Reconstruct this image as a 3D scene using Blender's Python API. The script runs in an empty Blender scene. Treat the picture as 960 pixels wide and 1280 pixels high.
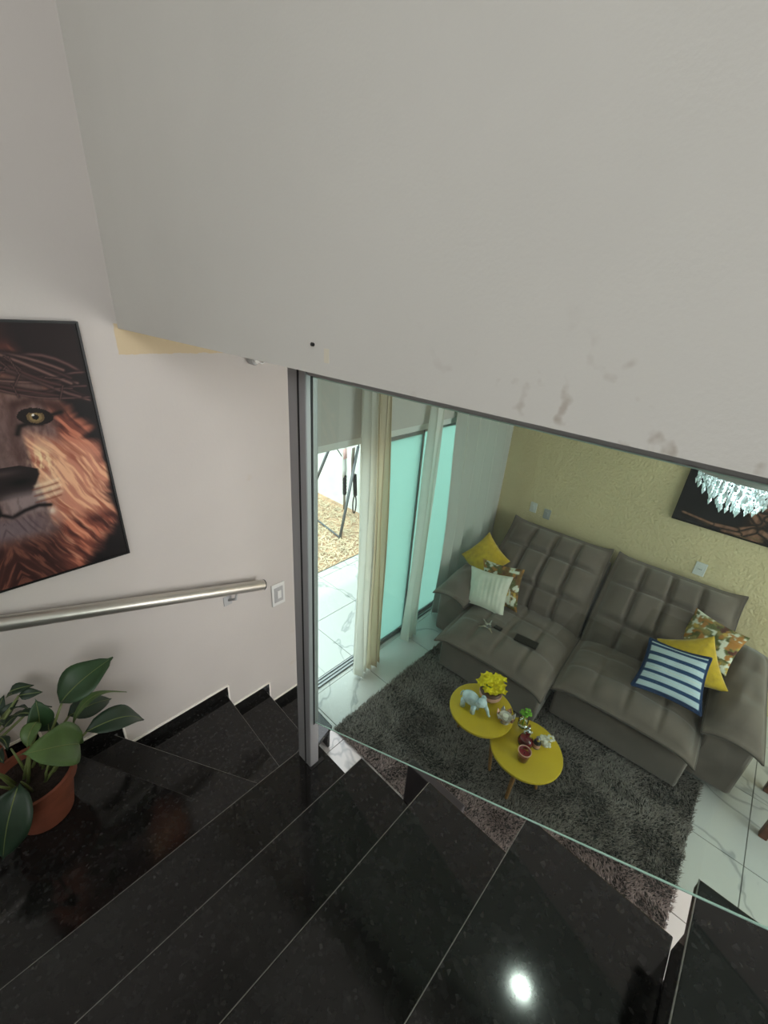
import bpy, math, random
import numpy as np
from mathutils import Vector, Matrix

random.seed(7); rng = np.random.default_rng(11)
scene = bpy.context.scene
COL = scene.collection

# ------------------------------------------------------------------ camera
CAM_Z = 2.944
RM = np.array([[0.68504838, -0.72543749, 0.06670209],
               [-0.27368761, -0.34113718, -0.89928889],
               [0.67513244, 0.59780087, -0.43223873]])
cam = bpy.data.cameras.new('camera')
cam.sensor_fit = 'VERTICAL'; cam.sensor_height = 32.0
cam.lens = 526.39 / 1280.0 * 32.0
cam.clip_start = 0.02; cam.clip_end = 200
cam_o = bpy.data.objects.new('camera', cam); COL.objects.link(cam_o)
m3 = RM.T @ np.diag([1.0, -1.0, -1.0])
mw = Matrix([[m3[i][j] for j in range(3)] + [[0, 0, CAM_Z][i]] for i in range(3)] + [[0, 0, 0, 1]])
cam_o.matrix_world = mw
scene.camera = cam_o

# ------------------------------------------------------------------ world, sun, lights, exposure
scene.view_settings.view_transform = 'Standard'
scene.view_settings.look = 'None'
scene.view_settings.gamma = 1.0
scene.view_settings.exposure = 0.0
scene.view_settings.use_curve_mapping = False
world = bpy.data.worlds.new('sky'); scene.world = world
world.use_nodes = True
bg = world.node_tree.nodes['Background']
bg.inputs[0].default_value = (0.90, 0.965, 1.0, 1); bg.inputs[1].default_value = 4.7

def light(name, kind, loc, energy, color=(1, 1, 1), size=None, size_y=None, look=None, radius=None):
    l = bpy.data.lights.new(name, kind); l.energy = energy; l.color = color
    if kind == 'AREA':
        l.shape = 'RECTANGLE'; l.size = size; l.size_y = size_y or size
    if radius is not None: l.shadow_soft_size = radius
    o = bpy.data.objects.new(name, l); COL.objects.link(o); o.location = loc
    if look is not None:
        o.rotation_euler = (Vector(look) - Vector(loc)).to_track_quat('-Z', 'Y').to_euler()
    return o
sun = light('sun', 'SUN', (0, 0, 10), 1.7, (1.0, 0.95, 0.86), look=(4.0, 1.5, 0))
sun.data.angle = 0.02
# added light behind the camera, set in an unseen hall window made for it
light('added_hall_light', 'AREA', (-1.25, -2.52, 4.2), 48, (1.0, 0.985, 0.965), 1.3, 1.5, look=(0.2, 0.6, 3.3))

# extra light added at the living room's unseen right end, with its own window
light('added_living_light', 'AREA', (2.6, -3.14, 1.55), 58, (1.0, 0.96, 0.925), 2.2, 1.5, look=(2.5, 0.5, 1.1))

# ------------------------------------------------------------------ materials
MATS = {}
def nt(name):
    m = bpy.data.materials.new(name); m.use_nodes = True
    MATS[name] = m
    return m, m.node_tree.nodes, m.node_tree.links, m.node_tree.nodes['Principled BSDF']
def srgb(r, g, b):
    f = lambda c: (c / 255 / 12.92) if c / 255 <= 0.04045 else ((c / 255 + 0.055) / 1.055) ** 2.4
    return (f(r), f(g), f(b), 1)
def mat(name, col, rough=0.6, metal=0.0, var=0.0, vscale=8.0, bump=0.0, bscale=60.0, bdist=0.01, spec=None, sheen=0.0, coat=0.0, stretch=None):
    m, n, l, p = nt(name)
    p.inputs['Base Color'].default_value = col; p.inputs['Roughness'].default_value = rough
    p.inputs['Metallic'].default_value = metal
    if spec is not None: p.inputs['Specular IOR Level'].default_value = spec
    if sheen: p.inputs['Sheen Weight'].default_value = sheen
    if coat: p.inputs['Coat Weight'].default_value = coat
    tc = n.new('ShaderNodeTexCoord'); src = tc.outputs['Object']
    if stretch:
        mp = n.new('ShaderNodeMapping'); mp.inputs['Scale'].default_value = stretch
        l.new(src, mp.inputs[0]); src = mp.outputs[0]
    if var:
        t = n.new('ShaderNodeTexNoise'); t.inputs['Scale'].default_value = vscale; t.inputs['Detail'].default_value = 5
        l.new(src, t.inputs['Vector'])
        r = n.new('ShaderNodeValToRGB')
        r.color_ramp.elements[0].position = 0.3; r.color_ramp.elements[1].position = 0.7
        r.color_ramp.elements[0].color = tuple(c * (1 - var) for c in col[:3]) + (1,)
        r.color_ramp.elements[1].color = tuple(min(1, c * (1 + var)) for c in col[:3]) + (1,)
        l.new(t.outputs[0], r.inputs[0]); l.new(r.outputs[0], p.inputs['Base Color'])
    if bump:
        t = n.new('ShaderNodeTexNoise'); t.inputs['Scale'].default_value = bscale; t.inputs['Detail'].default_value = 3
        l.new(src, t.inputs['Vector'])
        b = n.new('ShaderNodeBump'); b.inputs['Strength'].default_value = bump; b.inputs['Distance'].default_value = bdist
        l.new(t.outputs[0], b.inputs['Height']); l.new(b.outputs[0], p.inputs['Normal'])
    return m

def granite():
    m, n, l, p = nt('granite')
    tc = n.new('ShaderNodeTexCoord')
    v = n.new('ShaderNodeTexVoronoi'); v.inputs['Scale'].default_value = 130
    l.new(tc.outputs['Object'], v.inputs['Vector'])
    r = n.new('ShaderNodeValToRGB'); e = r.color_ramp.elements
    e[0].position = 0.0; e[0].color = (0.0075, 0.0072, 0.0068, 1)
    e[1].position = 0.86; e[1].color = (0.0105, 0.010, 0.0095, 1)
    k = e.new(0.95); k.color = (0.035, 0.034, 0.033, 1)
    l.new(v.outputs['Color'], r.inputs[0])
    t = n.new('ShaderNodeTexNoise'); t.inputs['Scale'].default_value = 45; t.inputs['Detail'].default_value = 6
    l.new(tc.outputs['Object'], t.inputs['Vector'])
    r2 = n.new('ShaderNodeValToRGB'); e = r2.color_ramp.elements
    e[0].position = 0.45; e[0].color = (0, 0, 0, 1); e[1].position = 0.85; e[1].color = (0.012, 0.0125, 0.0125, 1)
    l.new(t.outputs[0], r2.inputs[0])
    a = n.new('ShaderNodeMix'); a.data_type = 'RGBA'; a.blend_type = 'ADD'; a.inputs[0].default_value = 1
    l.new(r.outputs[0], a.inputs[6]); l.new(r2.outputs[0], a.inputs[7]); l.new(a.outputs[2], p.inputs['Base Color'])
    p.inputs['Roughness'].default_value = 0.13; p.inputs['Specular IOR Level'].default_value = 0.42
    t3 = n.new('ShaderNodeTexNoise'); t3.inputs['Scale'].default_value = 9
    l.new(tc.outputs['Object'], t3.inputs['Vector'])
    mr = n.new('ShaderNodeMapRange'); mr.inputs[3].default_value = 0.06; mr.inputs[4].default_value = 0.13
    l.new(t3.outputs[0], mr.inputs[0]); l.new(mr.outputs[0], p.inputs['Roughness'])
    return m
granite()
mat('granite_edge', srgb(112, 110, 104), 0.45, var=0.2, vscale=60)
def stained_wall(name, base, spots, sscale, zmax=None, bumpk=0.25, bscale=90, patch=None):
    """painted plaster; scattered scuffs of their own shape, heavier below zmax; optional unpainted strip"""
    m, n, l, p = nt(name)
    p.inputs['Roughness'].default_value = 0.75; p.inputs['Specular IOR Level'].default_value = 0.25
    g = n.new('ShaderNodeNewGeometry'); sx = n.new('ShaderNodeSeparateXYZ'); l.new(g.outputs['Position'], sx.inputs[0])
    t = n.new('ShaderNodeTexNoise'); t.inputs['Scale'].default_value = 2.3; t.inputs['Detail'].default_value = 6
    l.new(g.outputs['Position'], t.inputs['Vector'])
    r = n.new('ShaderNodeValToRGB'); e = r.color_ramp.elements
    e[0].position = 0.3; e[0].color = tuple(c * 0.95 for c in base[:3]) + (1,); e[1].position = 0.7; e[1].color = base
    l.new(t.outputs[0], r.inputs[0]); last = r.outputs[0]
    t2 = n.new('ShaderNodeTexNoise'); t2.inputs['Scale'].default_value = sscale; t2.inputs['Detail'].default_value = 2.5
    l.new(g.outputs['Position'], t2.inputs['Vector'])
    r2 = n.new('ShaderNodeValToRGB'); e = r2.color_ramp.elements
    e[0].position = 0.62 if zmax else 0.70; e[0].color = (0, 0, 0, 1); e[1].position = 0.72 if zmax else 0.85; e[1].color = (1, 1, 1, 1)
    l.new(t2.outputs[0], r2.inputs[0])
    fac = r2.outputs[0]
    if zmax is not None:
        mr = n.new('ShaderNodeMapRange'); mr.inputs[1].default_value = zmax; mr.inputs[2].default_value = zmax - 0.16
        mr.inputs[3].default_value = 0.0; mr.inputs[4].default_value = 1.0
        l.new(sx.outputs[2], mr.inputs[0])
        mr2 = n.new('ShaderNodeMapRange'); mr2.inputs[1].default_value = 0.55; mr2.inputs[2].default_value = 0.2
        l.new(sx.outputs[1], mr2.inputs[0])
        mm = n.new('ShaderNodeMath'); mm.operation = 'MULTIPLY'; l.new(mr.outputs[0], mm.inputs[0]); l.new(mr2.outputs[0], mm.inputs[1])
        m3_ = n.new('ShaderNodeMath'); m3_.operation = 'MULTIPLY'; l.new(mm.outputs[0], m3_.inputs[0]); l.new(fac, m3_.inputs[1])
        fac = m3_.outputs[0]
    m4 = n.new('ShaderNodeMath'); m4.operation = 'MULTIPLY'; m4.inputs[1].default_value = 0.5; l.new(fac, m4.inputs[0])
    mx = n.new('ShaderNodeMix'); mx.data_type = 'RGBA'; l.new(m4.outputs[0], mx.inputs[0]); l.new(last, mx.inputs[6]); mx.inputs[7].default_value = spots
    last = mx.outputs[2]
    if patch:
        x0, x1, z0 = patch
        wob = n.new('ShaderNodeTexNoise'); wob.inputs['Scale'].default_value = 25; l.new(g.outputs['Position'], wob.inputs['Vector'])
        def step(sock, edge, sign):
            ad = n.new('ShaderNodeMath'); ad.operation = 'MULTIPLY_ADD'; ad.inputs[1].default_value = 0.02; l.new(wob.outputs[0], ad.inputs[0]); l.new(sock, ad.inputs[2])
            gt = n.new('ShaderNodeMath'); gt.operation = 'GREATER_THAN' if sign > 0 else 'LESS_THAN'
            gt.inputs[1].default_value = edge + 0.01; l.new(ad.outputs[0], gt.inputs[0]); return gt.outputs[0]
        a = step(sx.outputs[0], x0, 1); b = step(sx.outputs[0], x1, -1); c0_ = step(sx.outputs[2], z0, 1); c1_ = step(sx.outputs[2], 2.825, -1)
        cm = n.new('ShaderNodeMath'); cm.operation = 'MULTIPLY'; l.new(c0_, cm.inputs[0]); l.new(c1_, cm.inputs[1]); c = cm.outputs[0]
        q = n.new('ShaderNodeMath'); q.operation = 'MULTIPLY'; l.new(a, q.inputs[0]); l.new(b, q.inputs[1])
        q2 = n.new('ShaderNodeMath'); q2.operation = 'MULTIPLY'; l.new(q.outputs[0], q2.inputs[0]); l.new(c, q2.inputs[1])
        mx = n.new('ShaderNodeMix'); mx.data_type = 'RGBA'; l.new(q2.outputs[0], mx.inputs[0]); l.new(last, mx.inputs[6]); mx.inputs[7].default_value = srgb(206, 188, 156)
        last = mx.outputs[2]
    l.new(last, p.inputs['Base Color'])
    tb = n.new('ShaderNodeTexNoise'); tb.inputs['Scale'].default_value = bscale; tb.inputs['Detail'].default_value = 4
    l.new(g.outputs['Position'], tb.inputs['Vector'])
    bm_ = n.new('ShaderNodeBump'); bm_.inputs['Strength'].default_value = bumpk; bm_.inputs['Distance'].default_value = 0.004
    l.new(tb.outputs[0], bm_.inputs['Height']); l.new(bm_.outputs[0], p.inputs['Normal'])
    return m
stained_wall('paint_left', srgb(203, 197, 192), srgb(190, 170, 140), 7.0, None, 0.10, 70, (0.585, 1.30, 2.71))
stained_wall('paint_upper', srgb(222, 220, 214), srgb(140, 118, 92), 24.0, 2.97, 0.10, 160)
mat('paint_white', srgb(225, 224, 220), 0.8, var=0.03)
mat('ceiling_paint', srgb(225, 225, 222), 0.85)
mat('textured_khaki', srgb(228, 208, 166), 0.8, var=0.04, vscale=3, bump=0.55, bscale=44, bdist=0.018)
mat('yard_paint', srgb(225, 228, 228), 0.85, var=0.08, vscale=4)
def tile_mat():
    m, n, l, p = nt('porcelain_tile')
    g = n.new('ShaderNodeNewGeometry')
    w = n.new('ShaderNodeTexNoise'); w.inputs['Scale'].default_value = 1.3; w.inputs['Detail'].default_value = 4; w.inputs['Distortion'].default_value = 0.7
    l.new(g.outputs['Position'], w.inputs['Vector'])
    r = n.new('ShaderNodeValToRGB'); e = r.color_ramp.elements
    e[0].position = 0.485; e[0].color = srgb(206, 203, 200)
    e[1].position = 0.515; e[1].color = srgb(206, 203, 200)
    k = e.new(0.5); k.color = srgb(168, 168, 168)
    l.new(w.outputs[0], r.inputs[0]); l.new(r.outputs[0], p.inputs['Base Color'])
    p.inputs['Roughness'].default_value = 0.16
    return m
tile_mat()
mat('grout', srgb(92, 92, 88), 0.9)
mat('aluminium', srgb(150, 150, 152), 0.38, 0.75)
mat('post_grey', srgb(166, 166, 168), 0.45, 0.35)
mat('dark_rubber', srgb(30, 30, 32), 0.6)
mat('rail_metal', srgb(196, 192, 184), 0.33, 0.85, bump=0.05, bscale=40)
mat('filler', srgb(250, 244, 236), 0.8)
mat('white_plastic', srgb(225, 225, 222), 0.4)
mat('grey_plastic', srgb(178, 178, 178), 0.4)
mat('socket_hole', srgb(60, 60, 60), 0.6)
mat('sofa_suede', srgb(112, 99, 91), 0.92, var=0.14, vscale=7, sheen=0.35, spec=0.15, bump=0.12, bscale=30)
mat('sofa_piping', srgb(84, 74, 68), 0.92, sheen=0.3, spec=0.15)
mat('yellow_velvet', srgb(206, 170, 30), 0.85, var=0.22, vscale=25, sheen=0.5, bump=0.25, bscale=90)
mat('cream_knit', srgb(224, 221, 205), 0.9, var=0.06, vscale=20, sheen=0.3)
mat('yellow_lacquer', srgb(205, 175, 38), 0.38, var=0.05, vscale=10)
mat('leg_wood', srgb(140, 98, 52), 0.5, var=0.2, vscale=20, stretch=(8, 8, 1))
mat('dark_wood', srgb(98, 52, 28), 0.5, var=0.3, vscale=14, stretch=(6, 6, 1))
mat('rug_base', srgb(52, 52, 49), 1.0)
def rug_mat():
    m, n, l, p = nt('rug_pile')
    g = n.new('ShaderNodeNewGeometry')
    t = n.new('ShaderNodeTexNoise'); t.inputs['Scale'].default_value = 55; t.inputs['Detail'].default_value = 2
    l.new(g.outputs['Position'], t.inputs['Vector'])
    r = n.new('ShaderNodeValToRGB'); e = r.color_ramp.elements
    e[0].position = 0.3; e[0].color = srgb(112, 102, 97); e[1].position = 0.7; e[1].color = srgb(158, 146, 140)
    l.new(t.outputs[0], r.inputs[0]); l.new(r.outputs[0], p.inputs['Base Color'])
    p.inputs['Roughness'].default_value = 0.9; p.inputs['Sheen Weight'].default_value = 0.3; p.inputs['Specular IOR Level'].default_value = 0.2
    return m
rug_mat()
mat('terracotta', srgb(128, 70, 50), 0.7, var=0.18, vscale=12, bump=0.1, bscale=40)
mat('soil', srgb(42, 32, 26), 1.0, var=0.4, vscale=60, bump=0.8, bscale=80)
mat('leaf', srgb(40, 68, 38), 0.5, var=0.25, vscale=9)
mat('leaf_light', srgb(74, 100, 50), 0.5, var=0.2, vscale=12)
mat('leaf_dark', srgb(30, 52, 34), 0.5, var=0.2, vscale=12)
mat('stem', srgb(104, 116, 66), 0.5)
mat('black_frame', srgb(18, 17, 17), 0.4)
mat('black_plastic', srgb(16, 16, 17), 0.3)
mat('chrome', srgb(200, 200, 205), 0.18, 1.0)
mat('tv_back', srgb(62, 58, 60), 0.35)
mat('ceramic_blue_white', srgb(205, 222, 226), 0.25, var=0.25, vscale=40)
mat('rose_gold', srgb(206, 160, 140), 0.2, 0.9)
mat('silver_ceramic', srgb(215, 208, 200), 0.2, 0.5)
mat('white_ceramic', srgb(228, 222, 205), 0.35)
mat('brown_pot', srgb(94, 62, 40), 0.45, var=0.2, vscale=30)
mat('ribbon', srgb(210, 160, 140), 0.5)
mat('flower_yellow', srgb(238, 218, 18), 0.6, var=0.1, vscale=50)
mat('leaf_small', srgb(110, 165, 40), 0.55)
mat('red_liquid', srgb(130, 10, 30), 0.12, spec=0.6)
mat('red_wax', srgb(135, 20, 34), 0.4)
mat('petal_white', srgb(235, 232, 220), 0.5)
mat('swing_metal', srgb(105, 108, 112), 0.45, 0.6)
mat('strap_black', srgb(30, 30, 34), 0.8)
mat('strap_navy', srgb(34, 56, 92), 0.95, bump=0.8, bscale=120)
mat('strap_pink', srgb(236, 190, 190), 0.8, var=0.2, vscale=30)
mat('cloth_white', srgb(232, 232, 232), 0.9)
mat('strap_grey', srgb(120, 110, 100), 0.8)
mat('straw', srgb(220, 200, 170), 0.9, var=0.3, vscale=14)
mat('yard_soil', srgb(196, 162, 134), 1.0, var=0.3, vscale=9, bump=0.8, bscale=40, bdist=0.03)
def emit(name, col, s):
    m, n, l, p = nt(name)
    p.inputs['Base Color'].default_value = col; p.inputs['Emission Color'].default_value = col; p.inputs['Emission Strength'].default_value = s
    return m
emit('lamp_glow', (1, 0.98, 0.95, 1), 25.0)
emit('led_plate', (0.75, 0.92, 1, 1), 0.9)
def mix_mat(name, parts):
    """parts: list of (node type, colour, roughness, weight) blended with fixed weights"""
    m, n, l, p = nt(name); n.remove(p); out = n['Material Output']; prev = None; wsum = 0
    for kind, col, rough, w in parts:
        s = n.new(kind); s.inputs['Color'].default_value = col
        if rough is not None and 'Roughness' in s.inputs: s.inputs['Roughness'].default_value = rough
        if prev is None: prev = s.outputs[0]; wsum = w
        else:
            mx = n.new('ShaderNodeMixShader'); mx.inputs[0].default_value = w / (w + wsum); wsum += w
            l.new(prev, mx.inputs[1]); l.new(s.outputs[0], mx.inputs[2]); prev = mx.outputs[0]
    l.new(prev, out.inputs[0]); return m
def glass_mat(name, tint, ior=1.45, boost=1.0, haze=0.0):
    m, n, l, p = nt(name); n.remove(p); out = n['Material Output']
    t = n.new('ShaderNodeBsdfTransparent'); t.inputs[0].default_value = tint
    g = n.new('ShaderNodeBsdfGlossy'); g.inputs['Roughness'].default_value = 0.015; g.inputs['Color'].default_value = (1, 1, 1, 1)
    f = n.new('ShaderNodeFresnel'); f.inputs[0].default_value = ior
    mu = n.new('ShaderNodeMath'); mu.operation = 'MULTIPLY'; mu.inputs[1].default_value = boost; mu.use_clamp = True; l.new(f.outputs[0], mu.inputs[0])
    mx = n.new('ShaderNodeMixShader'); l.new(mu.outputs[0], mx.inputs[0]); l.new(t.outputs[0], mx.inputs[1]); l.new(g.outputs[0], mx.inputs[2])
    last = mx.outputs[0]
    if haze:
        d = n.new('ShaderNodeBsdfDiffuse'); d.inputs[0].default_value = (0.8, 0.9, 0.86, 1)
        m2 = n.new('ShaderNodeMixShader'); m2.inputs[0].default_value = haze; l.new(last, m2.inputs[1]); l.new(d.outputs[0], m2.inputs[2]); last = m2.outputs[0]
    l.new(last, out.inputs[0]); return m
glass_mat('stair_glass', (0.57, 0.71, 0.65, 1), 1.5, 0.8, 0.015)
mat('glass_edge', srgb(190, 225, 212), 0.25, spec=0.6)
glass_mat('clear_glass', (0.93, 0.96, 0.95, 1))
mix_mat('mint_glass', [('ShaderNodeBsdfTranslucent', (0.46, 0.62, 0.585, 1), None, 0.8), ('ShaderNodeBsdfTransparent', (0.46, 0.60, 0.56, 1), None, 0.06), ('ShaderNodeBsdfGlossy', (1, 1, 1, 1), 0.15, 0.05)])
mix_mat('curtain_satin', [('ShaderNodeBsdfDiffuse', (0.86, 0.84, 0.80, 1), None, 0.55), ('ShaderNodeBsdfTranslucent', (0.9, 0.87, 0.80, 1), None, 0.45), ('ShaderNodeBsdfGlossy', (1, 1, 1, 1), 0.45, 0.06)])
mix_mat('curtain_beige', [('ShaderNodeBsdfDiffuse', (0.78, 0.68, 0.55, 1), None, 0.65), ('ShaderNodeBsdfTranslucent', (0.8, 0.70, 0.52, 1), None, 0.35)])
mix_mat('curtain_grey', [('ShaderNodeBsdfDiffuse', (0.56, 0.54, 0.50, 1), None, 0.85), ('ShaderNodeBsdfTranslucent', (0.5, 0.55, 0.5, 1), None, 0.10)])
mix_mat('crystal', [('ShaderNodeBsdfGlossy', (0.95, 0.98, 1, 1), 0.12, 0.5), ('ShaderNodeBsdfTranslucent', (0.9, 0.95, 0.97, 1), None, 0.35), ('ShaderNodeBsdfDiffuse', (0.9, 0.93, 0.95, 1), None, 0.35)])
def vcol(name, rough=0.55):
    m, n, l, p = nt(name)
    a = n.new('ShaderNodeVertexColor'); a.layer_name = 'Col'
    l.new(a.outputs[0], p.inputs['Base Color']); p.inputs['Roughness'].default_value = rough; p.inputs['Specular IOR Level'].default_value = 0.3
    return m
vcol('print_canvas', 0.5); vcol('print_fabric', 0.85)
def stripe_mat():
    m, n, l, p = nt('stripe_knit'); p.inputs['Roughness'].default_value = 0.9
    a = n.new('ShaderNodeVertexColor'); a.layer_name = 'Col'; l.new(a.outputs[0], p.inputs['Base Color'])
    tc = n.new('ShaderNodeTexCoord'); t = n.new('ShaderNodeTexNoise'); t.inputs['Scale'].default_value = 90; l.new(tc.outputs['Object'], t.inputs['Vector'])
    b = n.new('ShaderNodeBump'); b.inputs['Strength'].default_value = 0.5; b.inputs['Distance'].default_value = 0.01; l.new(t.outputs[0], b.inputs['Height']); l.new(b.outputs[0], p.inputs['Normal'])
stripe_mat()

# ------------------------------------------------------------------ mesh helpers
W = {}
def tagp(o, label=None, cat=None, group=None, kind=None):
    if label: o['label'] = label
    if cat: o['category'] = cat
    if group: o['group'] = group
    if kind: o['kind'] = kind
    return o
def thing(name, label, cat, loc, group=None, kind=None):
    o = bpy.data.objects.new(name, None); COL.objects.link(o); o.location = loc; o.empty_display_size = 0.1
    W[o] = Vector(loc); return tagp(o, label, cat, group, kind)
class MB:
    def __init__(s): s.v = []; s.f = []; s.c = []
    def add(s, vs, fs):
        k = len(s.v); s.v += [tuple(map(float, v)) for v in vs]; s.f += [tuple(i + k for i in f) for f in fs]; return s
    def box(s, x0, x1, y0, y1, z0, z1):
        vs = [(x, y, z) for z in (z0, z1) for y in (y0, y1) for x in (x0, x1)]
        return s.add(vs, [(0, 2, 3, 1), (4, 5, 7, 6), (0, 1, 5, 4), (2, 6, 7, 3), (0, 4, 6, 2), (1, 3, 7, 5)])
    def prism(s, poly, z0, z1):
        n = len(poly); vs = [(x, y, z0) for x, y in poly] + [(x, y, z1) for x, y in poly]
        return s.add(vs, [tuple(range(n))[::-1], tuple(range(n, 2 * n))] + [(i, (i + 1) % n, n + (i + 1) % n, n + i) for i in range(n)])
    def tube(s, pts, rad, n=10, cap=True, flat=1.0):
        pts = [Vector(p) for p in pts]; m = len(pts)
        if not hasattr(rad, '__len__'): rad = [rad] * m
        t0 = (pts[1] - pts[0]).normalized(); up = Vector((0, 0, 1)) if abs(t0.z) < 0.95 else Vector((1, 0, 0))
        nrm = (up - t0 * up.dot(t0)).normalized(); vs = []
        for i, p in enumerate(pts):
            t = (pts[min(i + 1, m - 1)] - pts[max(i - 1, 0)]).normalized()
            nrm = (nrm - t * nrm.dot(t)).normalized(); bn = t.cross(nrm)
            for j in range(n):
                a = 2 * math.pi * j / n
                vs.append(p + (nrm * math.cos(a) * flat + bn * math.sin(a)) * rad[i])
        fs = [(i * n + j, i * n + (j + 1) % n, (i + 1) * n + (j + 1) % n, (i + 1) * n + j) for i in range(m - 1) for j in range(n)]
        if cap: fs += [tuple(range(n))[::-1], tuple(range((m - 1) * n, m * n))]
        return s.add(vs, fs)
    def lathe(s, prof, c, n=24, cap0=True, cap1=True, axis=None, sx=1, sy=1):
        M = Matrix.Identity(3)
        if axis is not None: M = Vector((0, 0, 1)).rotation_difference(Vector(axis)).to_matrix()
        c = Vector(c); vs = []
        for r, z in prof:
            for j in range(n):
                a = 2 * math.pi * j / n; vs.append(c + M @ Vector((r * math.cos(a) * sx, r * math.sin(a) * sy, z)))
        m = len(prof)
        fs = [(i * n + j, i * n + (j + 1) % n, (i + 1) * n + (j + 1) % n, (i + 1) * n + j) for i in range(m - 1) for j in range(n)]
        if cap0: fs.append(tuple(range(n))[::-1])
        if cap1: fs.append(tuple(range((m - 1) * n, m * n)))
        return s.add(vs, fs)
    def ball(s, c, r, n=10, sc=(1, 1, 1)):
        m = max(4, n // 2 + 1); vs = []; 
        for i in range(1, m):
            t = math.pi * i / m
            for j in range(n):
                a = 2 * math.pi * j / n
                vs.append((c[0] + r * sc[0] * math.sin(t) * math.cos(a), c[1] + r * sc[1] * math.sin(t) * math.sin(a), c[2] + r * sc[2] * math.cos(t)))
        k = len(vs); vs += [(c[0], c[1], c[2] + r * sc[2]), (c[0], c[1], c[2] - r * sc[2])]
        fs = [(i * n + j, (i + 1) * n + j, (i + 1) * n + (j + 1) % n, i * n + (j + 1) % n) for i in range(m - 2) for j in range(n)]
        fs += [(k, j, (j + 1) % n) for j in range(n)] + [(k + 1, (m - 2) * n + (j + 1) % n, (m - 2) * n + j) for j in range(n)]
        return s.add(vs, fs)
    def grid(s, P, closed=False):
        """P[i][j] -> point"""
        a = len(P); b = len(P[0]); vs = [p for row in P for p in row]
        return s.add(vs, [(i * b + j, i * b + j + 1, (i + 1) * b + j + 1, (i + 1) * b + j) for i in range(a - 1) for j in range(b - 1)])
    def xf(s, M):
        s.v = [tuple(M @ Vector(v)) for v in s.v]; return s
def build(name, mb, m, parent=None, smooth=False, bevel=0.0, seg=2, colors=None, subsurf=0, solid=0.0, angle=None, label=None, kind=None):
    """links one mesh object; the vertices are given in world space"""
    v = np.array(mb.v); c = (v.min(0) + v.max(0)) / 2; c[2] = v[:, 2].min()
    me = bpy.data.meshes.new(name); me.from_pydata([tuple(x) for x in (v - c)], [], mb.f); me.validate()
    me.materials.append(MATS[m]); 
    if smooth:
        me.polygons.foreach_set('use_smooth', [True] * len(me.polygons))
        if angle: me.set_sharp_from_angle(angle=math.radians(angle))
    if colors is not None:
        ca = me.color_attributes.new('Col', 'FLOAT_COLOR', 'POINT')
        cc = np.ones((len(v), 4), dtype=np.float32); cc[:, :3] = colors; ca.data.foreach_set('color', cc.ravel())
    o = bpy.data.objects.new(name, me); COL.objects.link(o)
    c = Vector(c); W[o] = c
    if parent is not None:
        o.parent = parent; o.location = c - W[parent]
    else: o.location = c
    if solid: md = o.modifiers.new('solid', 'SOLIDIFY'); md.thickness = solid; md.offset = 0
    if bevel: md = o.modifiers.new('bevel', 'BEVEL'); md.width = bevel; md.segments = seg; md.limit_method = 'ANGLE'
    if subsurf: md = o.modifiers.new('sub', 'SUBSURF'); md.levels = subsurf; md.render_levels = subsurf
    if label: o['label'] = label
    if kind: o['kind'] = kind
    return o
def copy_at(o, delta, parent=None):
    c = o.copy(); COL.objects.link(c); c.parent = parent; d = Vector(delta)
    W[c] = W[o] + d; c.location = W[c] - (W[parent] if parent else Vector((0, 0, 0))); return c
def box(*a): return MB().box(*a)

# ------------------------------------------------------------------ structure
YW = 2.0          # face of the stair / door wall
XS = 4.25         # face of the sofa wall
SOF = 2.808       # underside of the upper wall
XB = 0.60         # front of the upper wall
def struct(name, mb, m, **k):
    o = build(name, mb, m, **k); o['kind'] = 'structure'; return o
wl = MB(); wl.box(-2.35, 1.48, YW, YW + 0.15, -0.1, 5.6); wl.box(1.48, 4.02, YW, YW + 0.15, 2.15, 3.0); wl.box(4.02, XS, YW, YW + 0.15, -0.1, 3.0); wl.box(1.48, XS, YW, YW + .15, 3.0, 5.6)
struct('wall_left', wl, 'paint_left')
wu = struct('wall_upper', box(XB, XB + 0.16, -2.6, YW, SOF, 5.6), 'paint_upper')
build('nail', MB().tube([(XB, .766, 2.867), (XB - .006, .766, 2.868)], .004, 8), 'black_plastic', wu)
build('tape_mark', box(XB - .0006, XB, .715, .731, 2.835, 2.863), 'white_ceramic', wu, label='old yellowed strip of tape')
struct('wall_back', box(XS, XS + 0.15, -3.2, YW + 0.15, -0.1, 3.0), 'textured_khaki')
struct('wall_right', MB().box(.6, XS, -3.35, -3.2, -0.1, .8).box(.6, XS, -3.35, -3.2, 2.3, 3.0).box(.6, 1.5, -3.35, -3.2, .8, 2.3).box(3.7, XS, -3.35, -3.2, .8, 2.3), 'paint_white')
struct('added_living_window', MB().box(1.5, 3.7, -3.3, -3.25, .8, .85).box(1.5, 3.7, -3.3, -3.25, 2.25, 2.3).box(1.5, 1.55, -3.3, -3.25, .85, 2.25).box(3.65, 3.7, -3.3, -3.25, .85, 2.25).box(2.58, 2.62, -3.3, -3.25, .85, 2.25), 'aluminium')  # out of view, added as an opening for the extra living room light
struct('ceiling', box(XB + 0.16, XS + 0.15, -3.35, YW + .15, 2.86, 3.0), 'ceiling_paint')
wr = MB(); wr.box(-2.35, -2.20, -2.75, YW + .15, -0.1, 5.6)
struct('wall_rear', wr, 'paint_white')
struct('wall_hall', MB().box(-2.20, 0.60, -2.75, -2.6, -0.1, 3.4).box(-2.20, 0.60, -2.75, -2.6, 5.0, 5.6).box(-2.20, -1.95, -2.75, -2.6, 3.4, 5.0).box(-.55, .6, -2.75, -2.6, 3.4, 5.0), 'paint_white')
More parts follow.
